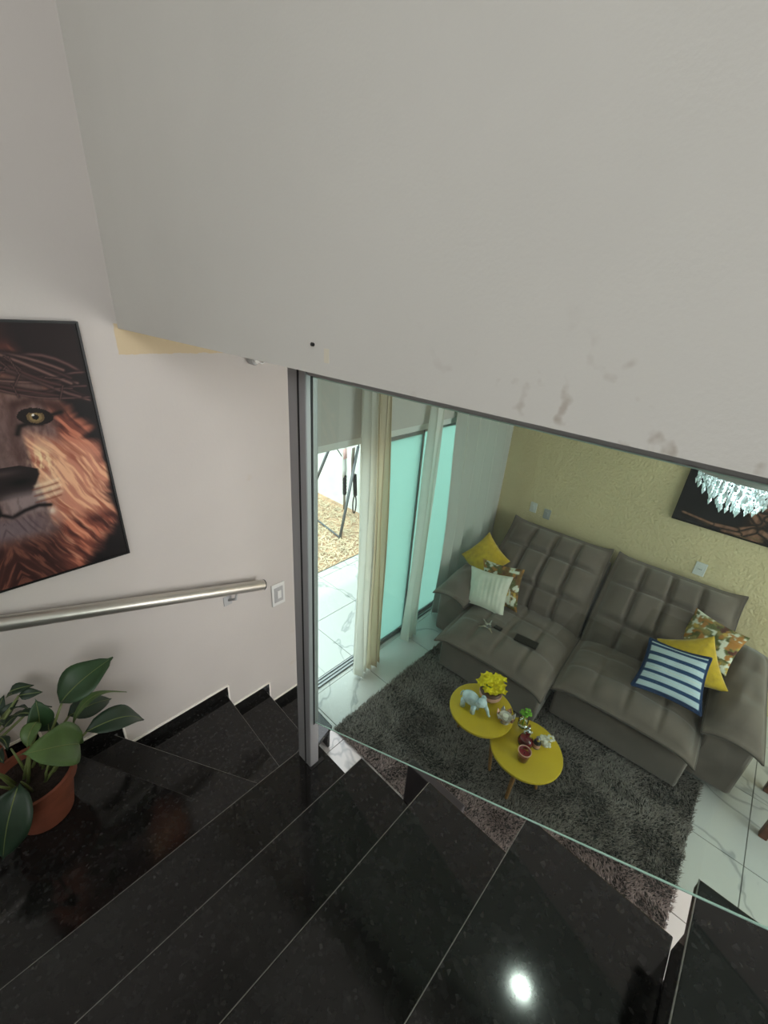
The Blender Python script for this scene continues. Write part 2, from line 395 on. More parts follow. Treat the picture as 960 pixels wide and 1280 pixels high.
struct('added_hall_window', MB().box(-1.95, -.55, -2.7, -2.65, 3.4, 3.45).box(-1.95, -.55, -2.7, -2.65, 4.95, 5.0).box(-1.95, -1.9, -2.7, -2.65, 3.45, 4.95).box(-.6, -.55, -2.7, -2.65, 3.45, 4.95).box(-1.27, -1.23, -2.7, -2.65, 3.45, 4.95), 'aluminium')  # unseen window frame, added to go with the extra stairwell light
struct('floor_hall', box(-2.20, 0.58, -2.6, -1.12, 2.70, 2.80), 'granite')
struct('ceiling_hall', box(-2.35, 0.76, -2.75, YW + .15, 5.6, 5.7), 'ceiling_paint')

# floor: grout bed with separate porcelain tiles
T = 0.586; TX0 = 2.681; TY0 = -0.803
fl = struct('floor', box(-2.2, XS, -3.2, YW, -0.1, -0.006), 'grout')
def tiles(parent, x0, x1, y0, y1, z=0.0, th=0.02):
    g = 0.0022
    i0 = math.floor((x0 - TX0) / T); i1 = math.ceil((x1 - TX0) / T); j0 = math.floor((y0 - TY0) / T); j1 = math.ceil((y1 - TY0) / T)
    full = None
    for i in range(i0, i1):
        for j in range(j0, j1):
            a, b = TX0 + i * T, TX0 + (i + 1) * T; c, d = TY0 + j * T, TY0 + (j + 1) * T
            ca, cb, cc, cd = max(a, x0), min(b, x1), max(c, y0), min(d, y1)
            if cb - ca < 0.02 or cd - cc < 0.02: continue
            whole = abs(cb - ca - T) < 1e-6 and abs(cd - cc - T) < 1e-6
            if whole and full: copy_at(full[0], (a - full[1], c - full[2], 0), parent); continue
            o = build('tile', box(ca + g, cb - g, cc + g, cd - g, z - th, z), 'porcelain_tile', parent, bevel=0.0015, seg=1)
            if whole: full = (o, a, c)
tiles(fl, 0.9, XS, -2.6, YW)
pat = struct('patio_floor', box(-0.75, 4.3, YW + 0.0, 3.42, -0.12, -0.008), 'grout')
tiles(pat, 1.2, 4.3, YW, 3.4, -0.002, 0.018)

# yard behind the sliding door
yd = struct('yard_ground', box(-4, 4.3, 3.42, 9, -0.2, -0.03), 'yard_soil')
struct('wall_yard', box(4.3, 4.5, YW + .15, 9.2, -0.2, 2.6), 'yard_paint')
struct('wall_yard_end', box(-4, 4.3, 9.0, 9.2, -0.2, 2.6), 'yard_paint')
st = MB()
for k in range(5200):
    x = random.uniform(2.2, 4.17); y = random.uniform(3.43, 6.5); a = random.uniform(0, math.pi); L = random.uniform(.03, .11); w = random.uniform(.003, .007)
    dx, dy = math.cos(a) * L, math.sin(a) * L; z = -0.028 + random.uniform(0, .02); z2 = z + random.uniform(-.004, .02)
    st.add([(x - dy / L * w, y + dx / L * w, z), (x + dy / L * w, y - dx / L * w, z), (x + dx + dy / L * w, y + dy - dx / L * w, z2), (x + dx - dy / L * w, y + dy + dx / L * w, z2)], [(0, 1, 2, 3)])
o = build('straw_litter', st, 'straw'); tagp(o, 'dry golden straw scattered over the yard ground', 'straw', kind='stuff')

# ------------------------------------------------------------------ staircase
stair = thing('staircase', 'polished black granite staircase turning down towards the living room', 'staircase', (0.2, 0.6, 0))
XL, XR = -0.60, 0.77
NY = [1.005, 0.702, 0.404, 0.111, -0.197, -0.49, -0.785, -1.08]
def slab(poly, ztop, th=0.03): return MB().prism(poly, ztop - th, ztop)
for i in range(len(NY) - 1):
    z = 1.2 + 0.2 * i
    xr = 0.775 if i == 0 else XR
    t = build('tread', slab([(XL, NY[i + 1] - .02), (xr, NY[i + 1] - .02), (xr, NY[i]), (XL, NY[i])], z), 'granite', stair, bevel=0.003, seg=2)
    build('nosing_edge', box(XL, XR - .001, NY[i] - .0009, NY[i] + .0009, z - .003, z + .0006), 'granite_edge', t)
    build('riser', box(XL, XR - 0.03, NY[i] - .04, NY[i] - .02, z - .2 if i else 0.8, z - .03), 'granite', stair)
# winders and lower flight
PV = (0.60, 1.00)
winder2 = [(XL, 0.98), (0.47, 0.98), (-0.06, YW), (XL, YW)]
winder1 = [(-0.06 - .012, YW), (0.47 - .012, 0.98), (0.70, 0.98), (0.64, 1.18), (0.20, YW)]
treadA = [(0.20 - .012, YW), (0.64 - .012, 1.18), (0.70, 0.98), (0.76, 0.98), (0.80, 1.30), (0.83, YW)]
treadB = [(0.81, 1.42), (1.10, 1.50), (1.12, YW), (0.81, YW)]
treadC = [(1.09, 1.50), (1.38, 1.57), (1.40, YW), (1.09, YW)]
for poly, z, edge in ((winder2, 1.0, ((0.47, 0.98), (-0.06, YW))), (winder1, 0.8, ((0.64, 1.18), (0.20, YW))), (treadA, 0.6, ((0.80, 1.30), (0.83, YW))), (treadB, 0.4, ((1.10, 1.50), (1.12, YW))), (treadC, 0.2, ((1.38, 1.57), (1.40, YW)))):
    t = build('tread', slab(poly, z), 'granite', stair, bevel=0.003, seg=2)
    (ax, ay), (bx, by) = edge; d = Vector((bx - ax, by - ay, 0)).normalized(); nn = Vector((-d.y, d.x, 0)) * .0009
    if z < .9: build('nosing_edge', MB().prism([(ax - nn.x, ay - nn.y), (bx - nn.x, by - nn.y), (bx + nn.x, by + nn.y), (ax + nn.x, ay + nn.y)], z - .003, z + .0006), 'granite_edge', t)
    off = Vector((d.y, -d.x, 0)) * (1 if d.y > 0 else -1)   # pointing down the stairs
    off = -off * .02; w2 = off * .9
    build('riser', MB().prism([(ax + off.x, ay + off.y), (bx + off.x, by + off.y), (bx + off.x + w2.x, by + off.y + w2.y), (ax + off.x + w2.x, ay + off.y + w2.y)], z - .2, z - .03), 'granite', stair)
# masonry under the steps
bd = MB()
bd.prism([(XL, 0.94), (0.72, 0.94), (0.74, 1.25), (0.77, 1.98), (XL, 1.98)], 0.0, 0.565)
bd.prism([(0.765, 1.50), (1.07, 1.56), (1.09, 1.98), (0.79, 1.98)], 0.0, 0.365)
bd.prism([(1.07, 1.62), (1.35, 1.66), (1.37, 1.98), (1.09, 1.98)], 0.0, 0.165)
bd.prism([(XL, 0.94), (0.44, 0.94), (-0.09, 1.98), (XL, 1.98)], .565, .965)
bd.prism([(0.44, 0.94), (0.68, 0.94), (0.6, 1.16), (0.16, 1.98), (-.09, 1.98)], .565, .765)
for i in range(len(NY) - 1):
    bd.box(XL, 0.70, NY[i + 1] - .05, NY[i] - .045, max(0, 1.2 + .2 * i - .42), 1.2 + .2 * i - .032)
build('stair_core', bd, 'tv_back', stair)

# granite skirting on the left wall, with the light filler line above it
sk = thing('baseboard_left', None, None, (0.7, YW, 0.7), kind='structure')
segs = [(-0.60, 0.0, 1.0), (-0.06, 0.25, 0.8), (0.25, 0.843, 0.6), (0.843, 1.142, 0.4), (1.142, 1.46, 0.2)]
segs[0] = (-0.60, -0.06, 1.0)
for k, (a, b, z) in enumerate(segs):
    build('skirting', box(a, b, YW - .012, YW, z, z + .066), 'granite', sk)
    build('filler_line', MB().box(a - .004, b, YW - .009, YW, z + .066, z + .076).box(b - .002, b + .008, YW - .013, YW, z - .128 if k < 4 else z, z + .076), 'filler', sk)
    if k < 4: build('skirting', box(b - .03, b - .004, YW - .0115, YW, z - .2, z + .0), 'granite', sk)

# ------------------------------------------------------------------ glass partition with its post
gp = thing('glass_partition', 'tall clear glass stair partition with grey aluminium corner post', 'glass partition', (0.735, 0.95, 1.2))
XG = 0.712
post = build('post', box(.685, .728, .91, .99, 1.2, SOF), 'post_grey', gp, bevel=.004)
build('groove', box(.683, .6855, .938, .944, 1.2, SOF), 'dark_rubber', post)
build('gasket', box(.702, .709, .9085, .9105, 1.45, SOF), 'dark_rubber', post)
build('base_shim', box(.682, .75, .900, .915, 1.2, 1.206), 'dark_rubber', post)
slope = -.5185
yE = -2.5; zA = 1.434; zE = zA + slope * (yE - .951)
zg = lambda y: zA + slope * (y - .951)
pane = MB().add([(XG - .005, .91, zg(.91)), (XG - .005, yE, zg(yE)), (XG - .005, yE, max(SOF, zg(yE) + .01)), (XG - .005, .91, SOF - .01), (XG + .005, .91, zg(.91)), (XG + .005, yE, zg(yE)), (XG + .005, yE, max(SOF, zg(yE) + .01)), (XG + .005, .91, SOF - .01)], [])
yT = .951 + (SOF - .01 - zA) / slope
pv = [(.91, zg(.91)), (yT, SOF - .01), (.91, SOF - .01)]
pane = MB().add([(XG, y, z) for y, z in pv], [(0, 1, 2)])
pn = build('glass_pane', pane, 'stair_glass', gp)
build('pane_edge', MB().tube([(XG, .91, zg(.91)), (XG, yT, zg(yT))], .0022, 6), 'glass_edge', pn)
build('top_channel', MB().box(.69, .728, -1.6, .91, SOF - .029, SOF), 'post_grey', gp, bevel=.003)
build('pane_edge', MB().box(.709, .715, -1.6, .91, SOF - .035, SOF - .029), 'glass_edge', pn)

# dark panel of the media wall below the stairs
tv = thing('media_panel', 'dark grey panel standing under the stairs by the rug', 'panel', (.83, .34, 0))
build('panel_board', box(.815, .845, .30, .523, 0.0, 1.512), 'tv_back', tv, bevel=.004)
build('panel_foot', box(.80, .90, .18, .50, 0.0, .05), 'tv_back', tv, bevel=.004)

# ------------------------------------------------------------------ sliding door
dr = thing('door_1', None, None, (2.75, 2.08, 0), kind='structure')
fr = MB().box(1.48, 4.02, 2.03, 2.12, 2.09, 2.15).box(1.48, 1.53, 2.03, 2.12, 0, 2.09).box(3.97, 4.02, 2.03, 2.12, 0, 2.09)
build('door_frame', fr, 'white_plastic', dr, bevel=.004)
build('floor_track', MB().box(1.53, 3.97, 2.04, 2.052, 0, .014).box(1.53, 3.97, 2.07, 2.082, 0, .014).box(1.53, 3.97, 2.10, 2.112, 0, .014).box(1.53, 3.97, 2.035, 2.115, 0, .004), 'aluminium', dr)
for x0, x1, y in ((2.12, 2.75, 2.062), (2.72, 3.36, 2.092), (3.33, 3.96, 2.062)):
    lf = build('door_leaf', MB().box(x0, x0 + .018, y - .014, y + .014, .016, 2.08).box(x1 - .018, x1, y - .014, y + .014, .016, 2.08).box(x0, x1, y - .014, y + .014, .016, .045).box(x0, x1, y - .014, y + .014, 2.05, 2.08), 'aluminium', dr)
    build('pane', box(x0 + .018, x1 - .018, y - .004, y + .004, .045, 2.05), 'mint_glass', lf)

# ------------------------------------------------------------------ curtains
def curtain(name, label, x0, x1, xb0, xb1, y, folds, amp, m, z0=0.015, z1=2.60, nx=90, nz=26, ph=0.0, bulge=0.0):
    P = []
    for i in range(nz):
        v = i / (nz - 1); z = z1 + (z0 - z1) * v; row = []
        a0 = x0 + (xb0 - x0) * v; a1 = x1 + (xb1 - x1) * v
        for j in range(nx):
            u = j / (nx - 1)
            w = 2 * math.pi * folds * u + ph + 0.5 * math.sin(3 * v + u * 5)
            x = a0 + (a1 - a0) * u + 0.25 * amp * math.sin(2 * w) + bulge * math.sin(math.pi * v) * (1 - u)
            yy = y + amp * math.sin(w) * (0.75 + 0.35 * v) + 0.012 * math.sin(7 * v + 9 * u)
            row.append((x, yy, z + 0.008 * math.sin(w) * v))
        P.append(row)
    t = thing(name, label, 'curtain', ((xb0 + xb1) / 2, y, z0))
    f = build('fabric', MB().grid(P), m, t, smooth=True)
    hem = [[tuple(Vector(P[-2][j]) * .7 + Vector(P[-1][j]) * .3 + Vector((0, -.003, 0))) for j in range(nx)], [tuple(Vector(P[-1][j]) + Vector((0, -.003, 0))) for j in range(nx)]]
    build('hem', MB().grid(hem), m, f, smooth=True)
    return t
curtain('curtain', 'gathered white satin curtain hanging at the open doorway', 1.885, 2.00, 1.925, 2.06, 1.90, 2.0, .032, 'curtain_satin')
curtain('curtain', 'beige pleated curtain bunched beside the white satin curtain', 1.99, 2.14, 2.05, 2.24, 1.905, 3.0, .032, 'curtain_beige', ph=.7)
curtain('curtain', 'narrow cream curtain strip hanging between the mint door panes', 2.66, 2.80, 2.58, 2.74, 1.91, 2.3, .03, 'curtain_satin', ph=1.4)
curtain('curtain', 'wide grey curtain hanging in the corner behind the sofa', 3.02, 4.08, 3.10, 4.08, 1.945, 5.5, .03, 'curtain_grey', ph=.3, bulge=0.05)
rod = thing('curtain_rod', 'slim metal curtain rod above the sliding door', 'curtain rod', (2.9, 1.92, 2.62))
build('rod', MB().tube([(1.6, 1.93, 2.63), (4.2, 1.93, 2.63)], .012, 10), 'aluminium', rod, smooth=True)
for x in (1.7, 4.15): build('bracket', box(x - .01, x + .01, 1.93, YW, 2.62, 2.64), 'aluminium', rod)

# ------------------------------------------------------------------ left wall things
hr = thing('handrail', 'round brushed metal handrail fixed along the white stair wall', 'handrail', (0.5, 1.93, 1.5))
ha, hb = Vector((-0.55, 1.93, 1.896)), Vector((1.112, 1.93, 1.377))
build('rail', MB().tube([ha, hb], .032, 20), 'rail_metal', hr, smooth=True, angle=40)
d = (hb - ha).normalized()
build('end_cap', MB().tube([hb, hb + d * .006], .0325, 20), 'dark_rubber', hr)
for t in (.88, .12):
    p = ha + (hb - ha) * t
    b = build('bracket', MB().box(p.x - .026, p.x + .026, YW - .006, YW, p.z - .150, p.z - .085), 'grey_plastic', hr, bevel=.002)
    build('bracket_arm', MB().tube([(p.x + .005, YW - .005, p.z - .115), (p.x + .03, 1.955, p.z - .10), (p.x + .035, 1.935, p.z - .03)], .008, 8), 'grey_plastic', b, smooth=True)
sw = thing('light_switch', 'white square light switch beside the handrail end', 'light switch', (1.257, YW, 1.2))
pl = build('plate', box(1.208, 1.307, YW - .010, YW, 1.115, 1.285), 'white_plastic', sw, bevel=.004)
build('inner_frame', box(1.224, 1.291, YW - .0125, YW - .009, 1.142, 1.258), 'grey_plastic', pl, bevel=.002)
build('rocker', box(1.246, 1.275, YW - .017, YW - .011, 1.170, 1.230), 'white_plastic', sw, bevel=.003)
hk = thing('wall_spot', 'small white fixture with a wire on the wall under the beam', 'wall fixture', (1.16, YW, 2.66))
build('body', MB().lathe([(.020, 0), (.022, .01), (.022, .045), (.018, .05)], (1.17, YW, 2.675), 14, axis=(0, -1, 0)), 'grey_plastic', hk, smooth=True, angle=40)
build('cap', MB().lathe([(.012, 0), (.014, .008), (.010, .014)], (1.17, YW - .05, 2.675), 12, axis=(0, -1, 0)), 'white_plastic', hk, smooth=True, angle=40)
build('wire', MB().tube([(1.19, YW - .006, 2.672), (1.23, YW - .008, 2.655), (1.27, YW - .006, 2.672), (1.33, YW - .006, 2.668)], .004, 6), 'white_plastic', hk, smooth=True)

# ---- value noise used for the two prints and the floral fabric
def vnoise(x, y, seed=0):
    xi = np.floor(x).astype(int); yi = np.floor(y).astype(int); xf = x - xi; yf = y - yi
    def h(a, b):
        n = (a * 374761393 + b * 668265263 + seed * 1442695) & 0x7fffffff
        n = ((n ^ (n >> 13)) * 1274126177) & 0x7fffffff
        return ((n ^ (n >> 16)) & 0xffff) / 65535.0
    u = xf * xf * (3 - 2 * xf); v = yf * yf * (3 - 2 * yf)
    return (h(xi, yi) * (1 - u) + h(xi + 1, yi) * u) * (1 - v) + (h(xi, yi + 1) * (1 - u) + h(xi + 1, yi + 1) * u) * v
def fbm(x, y, o=4, seed=0):
    s = 0; a = .5
    for k in range(o): s = s + a * vnoise(x * 2 ** k, y * 2 ** k, seed + k); a *= .5
    return s / (1 - .5 ** o)
def lin(c): c = np.asarray(c, float) / 255; return np.where(c <= .04045, c / 12.92, ((c + .055) / 1.055) ** 2.4)
def smooth(e0, e1, x): t = np.clip((x - e0) / (e1 - e0), 0, 1); return t * t * (3 - 2 * t)
class Paint:
    def __init__(s, shape, col): s.c = np.ones(shape + (3,)) * np.array(col, float)
    def over(s, col, a): a = np.clip(a, 0, 1)[..., None]; s.c = s.c * (1 - a) + np.array(col, float) * a if not isinstance(col, np.ndarray) or col.ndim == 1 else s.c * (1 - a) + col * a
    def mul(s, k, a): a = np.clip(a, 0, 1)[..., None]; s.c = s.c * (1 - a * (1 - k))
def seg_dist(X, Z, pts):
    d = np.full(X.shape, 9.0)
    for (x0, z0), (x1, z1) in zip(pts[:-1], pts[1:]):
        dx, dz = x1 - x0, z1 - z0; t = np.clip(((X - x0) * dx + (Z - z0) * dz) / (dx * dx + dz * dz + 1e-12), 0, 1)
        d = np.minimum(d, np.hypot(X - x0 - t * dx, Z - z0 - t * dz))
    return d

# lion print
LX0, LX1, LZ0, LZ1 = -0.305, 0.455, 1.852, 2.822; LC = 0.078
nu, nv = 300, 380
us = np.linspace(LX0 + .004, LX1 - .004, nu); vs_ = np.linspace(LZ0 + .004, LZ1 - .004, nv)
X, Z = np.meshgrid(us, vs_)
A = np.abs(X - LC)                             # the face is symmetric about its own axis
dx, dz = X - LC, Z - 2.36
ang = np.arctan2(dz, dx); rad = np.hypot(dx, dz)
hair = fbm(ang * 26 + 6 * fbm(X * 9, Z * 9, 3, 5), rad * 9, 4, 3)
hair2 = fbm(ang * 55, rad * 14, 3, 9)
P = Paint(X.shape, (20, 15, 17))
dwn = ang + .9 * np.maximum(0, .35 - rad) * np.sign(dx)
wv_ = .05 * (fbm(X * 6, Z * 6, 3, 5) - .5); al_ = .45 * A - .89 * Z; ac_ = .89 * A + .45 * Z + wv_
strand_ = fbm(ac_ * 62, al_ * 7, 4, 41)
fine = fbm(ac_ * 125, al_ * 13, 3, 17)
edge = .36 + .05 * (fbm(ang * 7, rad * 3, 3, 2) - .5) * 2 + .13 * np.maximum(0, -np.sin(ang)) - .02 * np.maximum(0, np.sin(ang))
mane = 1 - smooth(edge - .05, edge + .015, np.hypot(dx * 1.0, dz * .80))
P.over((122, 66, 54), mane * .95)
P.over((208, 128, 100), mane * smooth(.47, .66, strand_) * .85)
P.over((232, 168, 134), mane * smooth(.56, .74, fine) * smooth(2.5, 2.3, Z) * .6)
P.over((58, 30, 28), mane * smooth(.46, .30, strand_) * .8)
top = smooth(2.60, 2.70, Z)
P.over((34, 20, 22), top * smooth(.12, .26, A) * .9); P.over((120, 58, 50), top * smooth(.22, .05, A) * (.35 + .6 * hair))
P.over((30, 18, 18), smooth(2.50, 2.60, Z) * smooth(.21, .30, A) * .7)
# shaded face plane
face = 1 - smooth(.0, .05, A - (.205 - .35 * np.maximum(0, 2.26 - Z) + .02 * (fbm(X * 30, Z * 30, 3, 4) - .5)))
face *= smooth(1.99, 2.06, Z) * (1 - smooth(2.62, 2.68, Z))
fur = fbm(X * 70 + 25 * A, Z * 38 - 8 * A, 4, 8)
P.over((112, 88, 84), face * .95); P.over((148, 120, 114), face * smooth(.5, .75, fur) * .5); P.over((82, 58, 56), face * smooth(.5, .3, fur) * .5)
P.over((92, 62, 54), np.exp(-((A / .20) ** 4)) * smooth(2.52, 2.62, Z) * (1 - smooth(2.66, 2.70, Z)) * .6)
# sunlit side of the face, with a hard light edge beside the nose
lit = smooth(.205, .222, X + .03 * (Z - 2.3)) * smooth(2.47, 2.40, Z + .35 * (X - .24)) * smooth(2.05, 2.12, Z) * mane
P.over((206, 140, 116), lit * .85); P.over((242, 190, 150), lit * smooth(.45, .68, fine) * .8); P.over((150, 80, 62), lit * smooth(.46, .28, strand_) * .7)
glow = np.exp(-(((X - .243) / .032) ** 2 + ((Z - 2.335) / .06) ** 2)); P.over((252, 228, 178), glow * smooth(.38, .62, fur) * .95)
glow = np.exp(-(((X - .235) / .035) ** 2 + ((Z - 2.235) / .04) ** 2)); P.over((250, 222, 184), glow * .7)
P.over((250, 236, 214), np.exp(-(((X - .228) / .012) ** 2 + ((Z - 2.135) / .016) ** 2)) * .85)
# bridge of the nose and brow
P.over((96, 78, 76), np.exp(-((A / .085) ** 4)) * smooth(2.29, 2.36, Z) * (1 - smooth(2.50, 2.60, Z)) * .6)
P.over((70, 46, 44), np.exp(-((seg_dist(A, Z, [(.105, 2.36), (.108, 2.46), (.125, 2.53)]) / .022) ** 2)) * .55)
P.over((60, 36, 32), np.exp(-((seg_dist(A, Z, [(.13, 2.55), (.19, 2.565), (.27, 2.52)]) / .016) ** 2)) * .75)
P.over((150, 120, 108), np.exp(-((seg_dist(A, Z, [(.13, 2.585), (.19, 2.598), (.26, 2.56)]) / .013) ** 2)) * .5)
# eye
ex, ez = A - .183, Z - 2.502
P.over((26, 16, 14), (np.hypot(ex / .052, (ez + .10 * ex) / .029) < 1) * 1.0)
P.over((24, 15, 13), np.exp(-((seg_dist(A, Z, [(.118, 2.448), (.130, 2.475), (.155, 2.482), (.195, 2.476), (.232, 2.505), (.262, 2.512)]) / .008) ** 2)))
iris = np.hypot(ex / .026, ez / .022); P.over((104, 84, 56), (iris < 1) * 1.0); P.over((140, 118, 78), (iris < .72) * .8)
P.over((10, 8, 8), (np.hypot(ex, ez) < .0095)); P.over((230, 225, 215), (np.hypot(ex + .006, ez - .008) < .0042))
P.over((24, 15, 13), (ez > .015 - .12 * ex) * (np.hypot(ex / .052, (ez + .10 * ex) / .034) < 1) * .9)
# nose leather
nz = Z - 2.30; wing = .150 - .55 * np.maximum(0, -nz - .01) - 2.2 * np.maximum(0, nz - .012); wing = np.where(nz > .035, 0, wing)
P.over((34, 25, 26), smooth(0, .010, wing - A) * smooth(-.095, -.080, nz)); P.over((76, 62, 62), np.exp(-(((A - .045) / .045) ** 2 + ((Z - 2.312) / .012) ** 2)) * .8)
P.over((12, 9, 9), np.exp(-(((A - .085) / .028) ** 2 + ((Z - 2.272) / .011) ** 2)) * .9)
# muzzle, mouth, whisker rows, chin
mz = np.exp(-(((A - .085) / .080) ** 4 + ((Z - 2.185) / .050) ** 4)); P.over((142, 126, 126), mz * .85 * (1 - lit * .7)); P.over((100, 84, 84), mz * smooth(.5, .35, fur) * .5)
for k in range(3):
    zz = 2.250 - .026 * k; P.over((248, 226, 190), np.exp(-((seg_dist(X, Z, [(.200, zz - .004), (.235, zz), (.275, zz + .008)]) / .006) ** 2)) * .45); P.over((120, 66, 50), np.exp(-((seg_dist(X, Z + .013, [(.19, zz - .004), (.235, zz), (.27, zz + .006)]) / .0035) ** 2)) * .6)
P.over((20, 13, 14), np.exp(-((seg_dist(A, Z, [(0, 2.225), (.0, 2.160), (.03, 2.140), (.07, 2.158), (.115, 2.168), (.150, 2.160)]) / .0075) ** 2)))
ch = np.exp(-((A / .13) ** 4 + ((Z - 2.095) / .042) ** 4)); P.over((112, 98, 104), ch * .8); P.over((70, 54, 58), ch * smooth(.5, .3, fine) * .6)
beard = smooth(2.07, 2.0, Z) * (1 - smooth(.10, .20, A)); P.over((46, 26, 25), beard * .8); P.over((150, 92, 74), beard * smooth(.52, .70, fine) * .5)
# woven thorn crown
rs = random.Random(5)
for k in range(15):
    ph = rs.uniform(0, 6.3); fq = rs.uniform(7, 13); am = rs.uniform(.02, .05); z0 = rs.uniform(2.635, 2.715); ed = rs.uniform(.36, .46)
    pts = [(x, z0 + am * math.sin(fq * x + ph) - .62 * (abs(x - LC)) ** 2) for x in np.linspace(LX0, ed, 22)]; w = rs.uniform(.003, .0065)
    dd = seg_dist(X, Z, pts); P.over((30, 18, 19), np.exp(-((dd / (w * 2)) ** 2)) * .95)
    P.over(((118, 84, 80), (92, 58, 54), (140, 104, 96))[k % 3], np.exp(-((seg_dist(X, Z + .002, pts) / (w * .8)) ** 2)) * .8)
for k in range(34):
    x = rs.uniform(LX0 + .02, .41); z = rs.uniform(2.62, 2.70) - .6 * (x - LC) ** 2; a = rs.uniform(0, 6.28); L = rs.uniform(.03, .06)
    pts = [(x, z), (x + math.cos(a) * L, z + math.sin(a) * L)]; P.over((28, 17, 18), np.exp(-((seg_dist(X, Z, pts) / .0038) ** 2)) * .95); P.over((120, 84, 78), np.exp(-((seg_dist(X, Z + .002, pts) / .0016) ** 2)) * .7)
P.over((16, 13, 14), smooth(.02, .0, LX1 - X) + smooth(.02, .0, X - LX0))
lion = thing('lion_picture', 'large framed print of a lion face wearing a thorn crown', 'picture', (.075, YW, LZ0))
fb = MB().box(LX0 - .008, LX1 + .008, 1.968, YW, LZ0 - .008, LZ0).box(LX0 - .008, LX1 + .008, 1.968, YW, LZ1, LZ1 + .008).box(LX0 - .008, LX0, 1.968, YW, LZ0, LZ1).box(LX1, LX1 + .008, 1.968, YW, LZ0, LZ1)
build('frame', fb, 'black_frame', lion)
gm = MB().grid([[(LX0 + (LX1 - LX0) * j / (nu - 1), 1.972, LZ0 + (LZ1 - LZ0) * i / (nv - 1)) for j in range(nu)] for i in range(nv)])
build('canvas', gm, 'print_canvas', lion, colors=lin(P.c.reshape(-1, 3)))

# ------------------------------------------------------------------ sofa wall things
# tree painting
PY0, PY1, PZ0, PZ1 = -0.80, 0.352, 1.478, 2.10; nu, nv = 260, 150
Yg, Zg = np.meshgrid(np.linspace(PY1, PY0, nu), np.linspace(PZ0, PZ1, nv))
Q = Paint(Yg.shape, (20, 20, 24)); nz_ = fbm(Yg * 14, Zg * 14, 4, 21)
Q.over((40, 40, 48), smooth(.5, .8, nz_) * .5)
cy = -.20
def limb(pts, w0, w1, col):
    n = len(pts) - 1
    for i in range(n):
        w = w0 + (w1 - w0) * i / n; d = seg_dist(Yg, Zg, pts[i:i + 2]); Q.over((30, 20, 16), smooth(w * 1.25, w, d)); Q.over(col, smooth(w, w * .3, d) * (.55 + .5 * vnoise(Yg * 60, Zg * 18, 4)))
limb([(cy, 1.50), (cy + .02, 1.65), (cy + .01, 1.78), (cy + .05, 1.92)], .08, .055, (160, 112, 92))
for pts in ([(cy + .03, 1.58), (cy + .12, 1.53), (cy + .28, 1.52), (cy + .50, 1.55)], [(cy + .02, 1.56), (cy + .09, 1.50), (cy + .2, 1.49)], [(cy - .03, 1.57), (cy - .15, 1.52), (cy - .4, 1.53)], [(cy + .02, 1.64), (cy + .10, 1.72), (cy + .20, 1.74), (cy + .32, 1.73)], [(cy, 1.82), (cy + .08, 1.90), (cy + .20, 1.97)], [(cy, 1.80), (cy - .12, 1.92), (cy - .3, 1.98)], [(cy - .03, 1.68), (cy - .14, 1.76), (cy - .34, 1.78)], [(cy, 1.86), (cy + .03, 1.98), (cy + .01, 2.06)]):
    limb(pts, .028, .008, (166, 120, 98))
Q.over((120, 96, 66), smooth(1.54, 1.49, Zg) * smooth(.52, .7, fbm(Yg * 9, Zg * 60, 3, 13)) * .8)
tp = thing('tree_picture', 'dark painting of a brown twisted tree on the khaki wall', 'picture', (XS, -.22, PZ0))
fb = MB().box(XS - .035, XS, PY0 - .012, PY1 + .012, PZ0 - .012, PZ0).box(XS - .035, XS, PY0 - .012, PY1 + .012, PZ1, PZ1 + .012).box(XS - .035, XS, PY0 - .012, PY0, PZ0, PZ1).box(XS - .035, XS, PY1, PY1 + .012, PZ0, PZ1)
build('frame', fb, 'black_frame', tp)
gm = MB().grid([[(XS - .03, PY1 + (PY0 - PY1) * j / (nu - 1), PZ0 + (PZ1 - PZ0) * i / (nv - 1)) for j in range(nu)] for i in range(nv)])
build('canvas', gm, 'print_canvas', tp, colors=lin(Q.c.reshape(-1, 3)))
def plate(name, label, y, z, m, hole, w=.075, h=.115):
    t = thing(name, label, 'wall plate', (XS, y, z - h / 2))
    p = build('plate', box(XS - .009, XS, y - w / 2, y + w / 2, z - h / 2, z + h / 2), m, t, bevel=.004)
    if hole == 'socket':
        build('socket_face', box(XS - .012, XS - .008, y - .024, y + .024, z - .018, z + .018), 'white_plastic', t, bevel=.003)
        for dy in (-.011, 0, .011): build('hole', MB().tube([(XS - .0125, y + dy, z), (XS - .0118, y + dy, z)], .0035, 8), 'socket_hole', t)
    else: build('rocker', box(XS - .015, XS - .008, y - .013, y + .013, z - .026, z + .026), m, t, bevel=.003)
plate('wall_socket', 'white wall socket under the dark tree painting', .027, 1.087, 'white_plastic', 'socket', .085, .125)
plate('wall_switch', 'white wall switch above the left sofa backrest nearest the curtain', 1.586, 1.108, 'white_plastic', 'switch')
plate('wall_switch', 'grey wall plate right of the white switch behind the sofa', 1.426, 1.085, 'grey_plastic', 'switch')

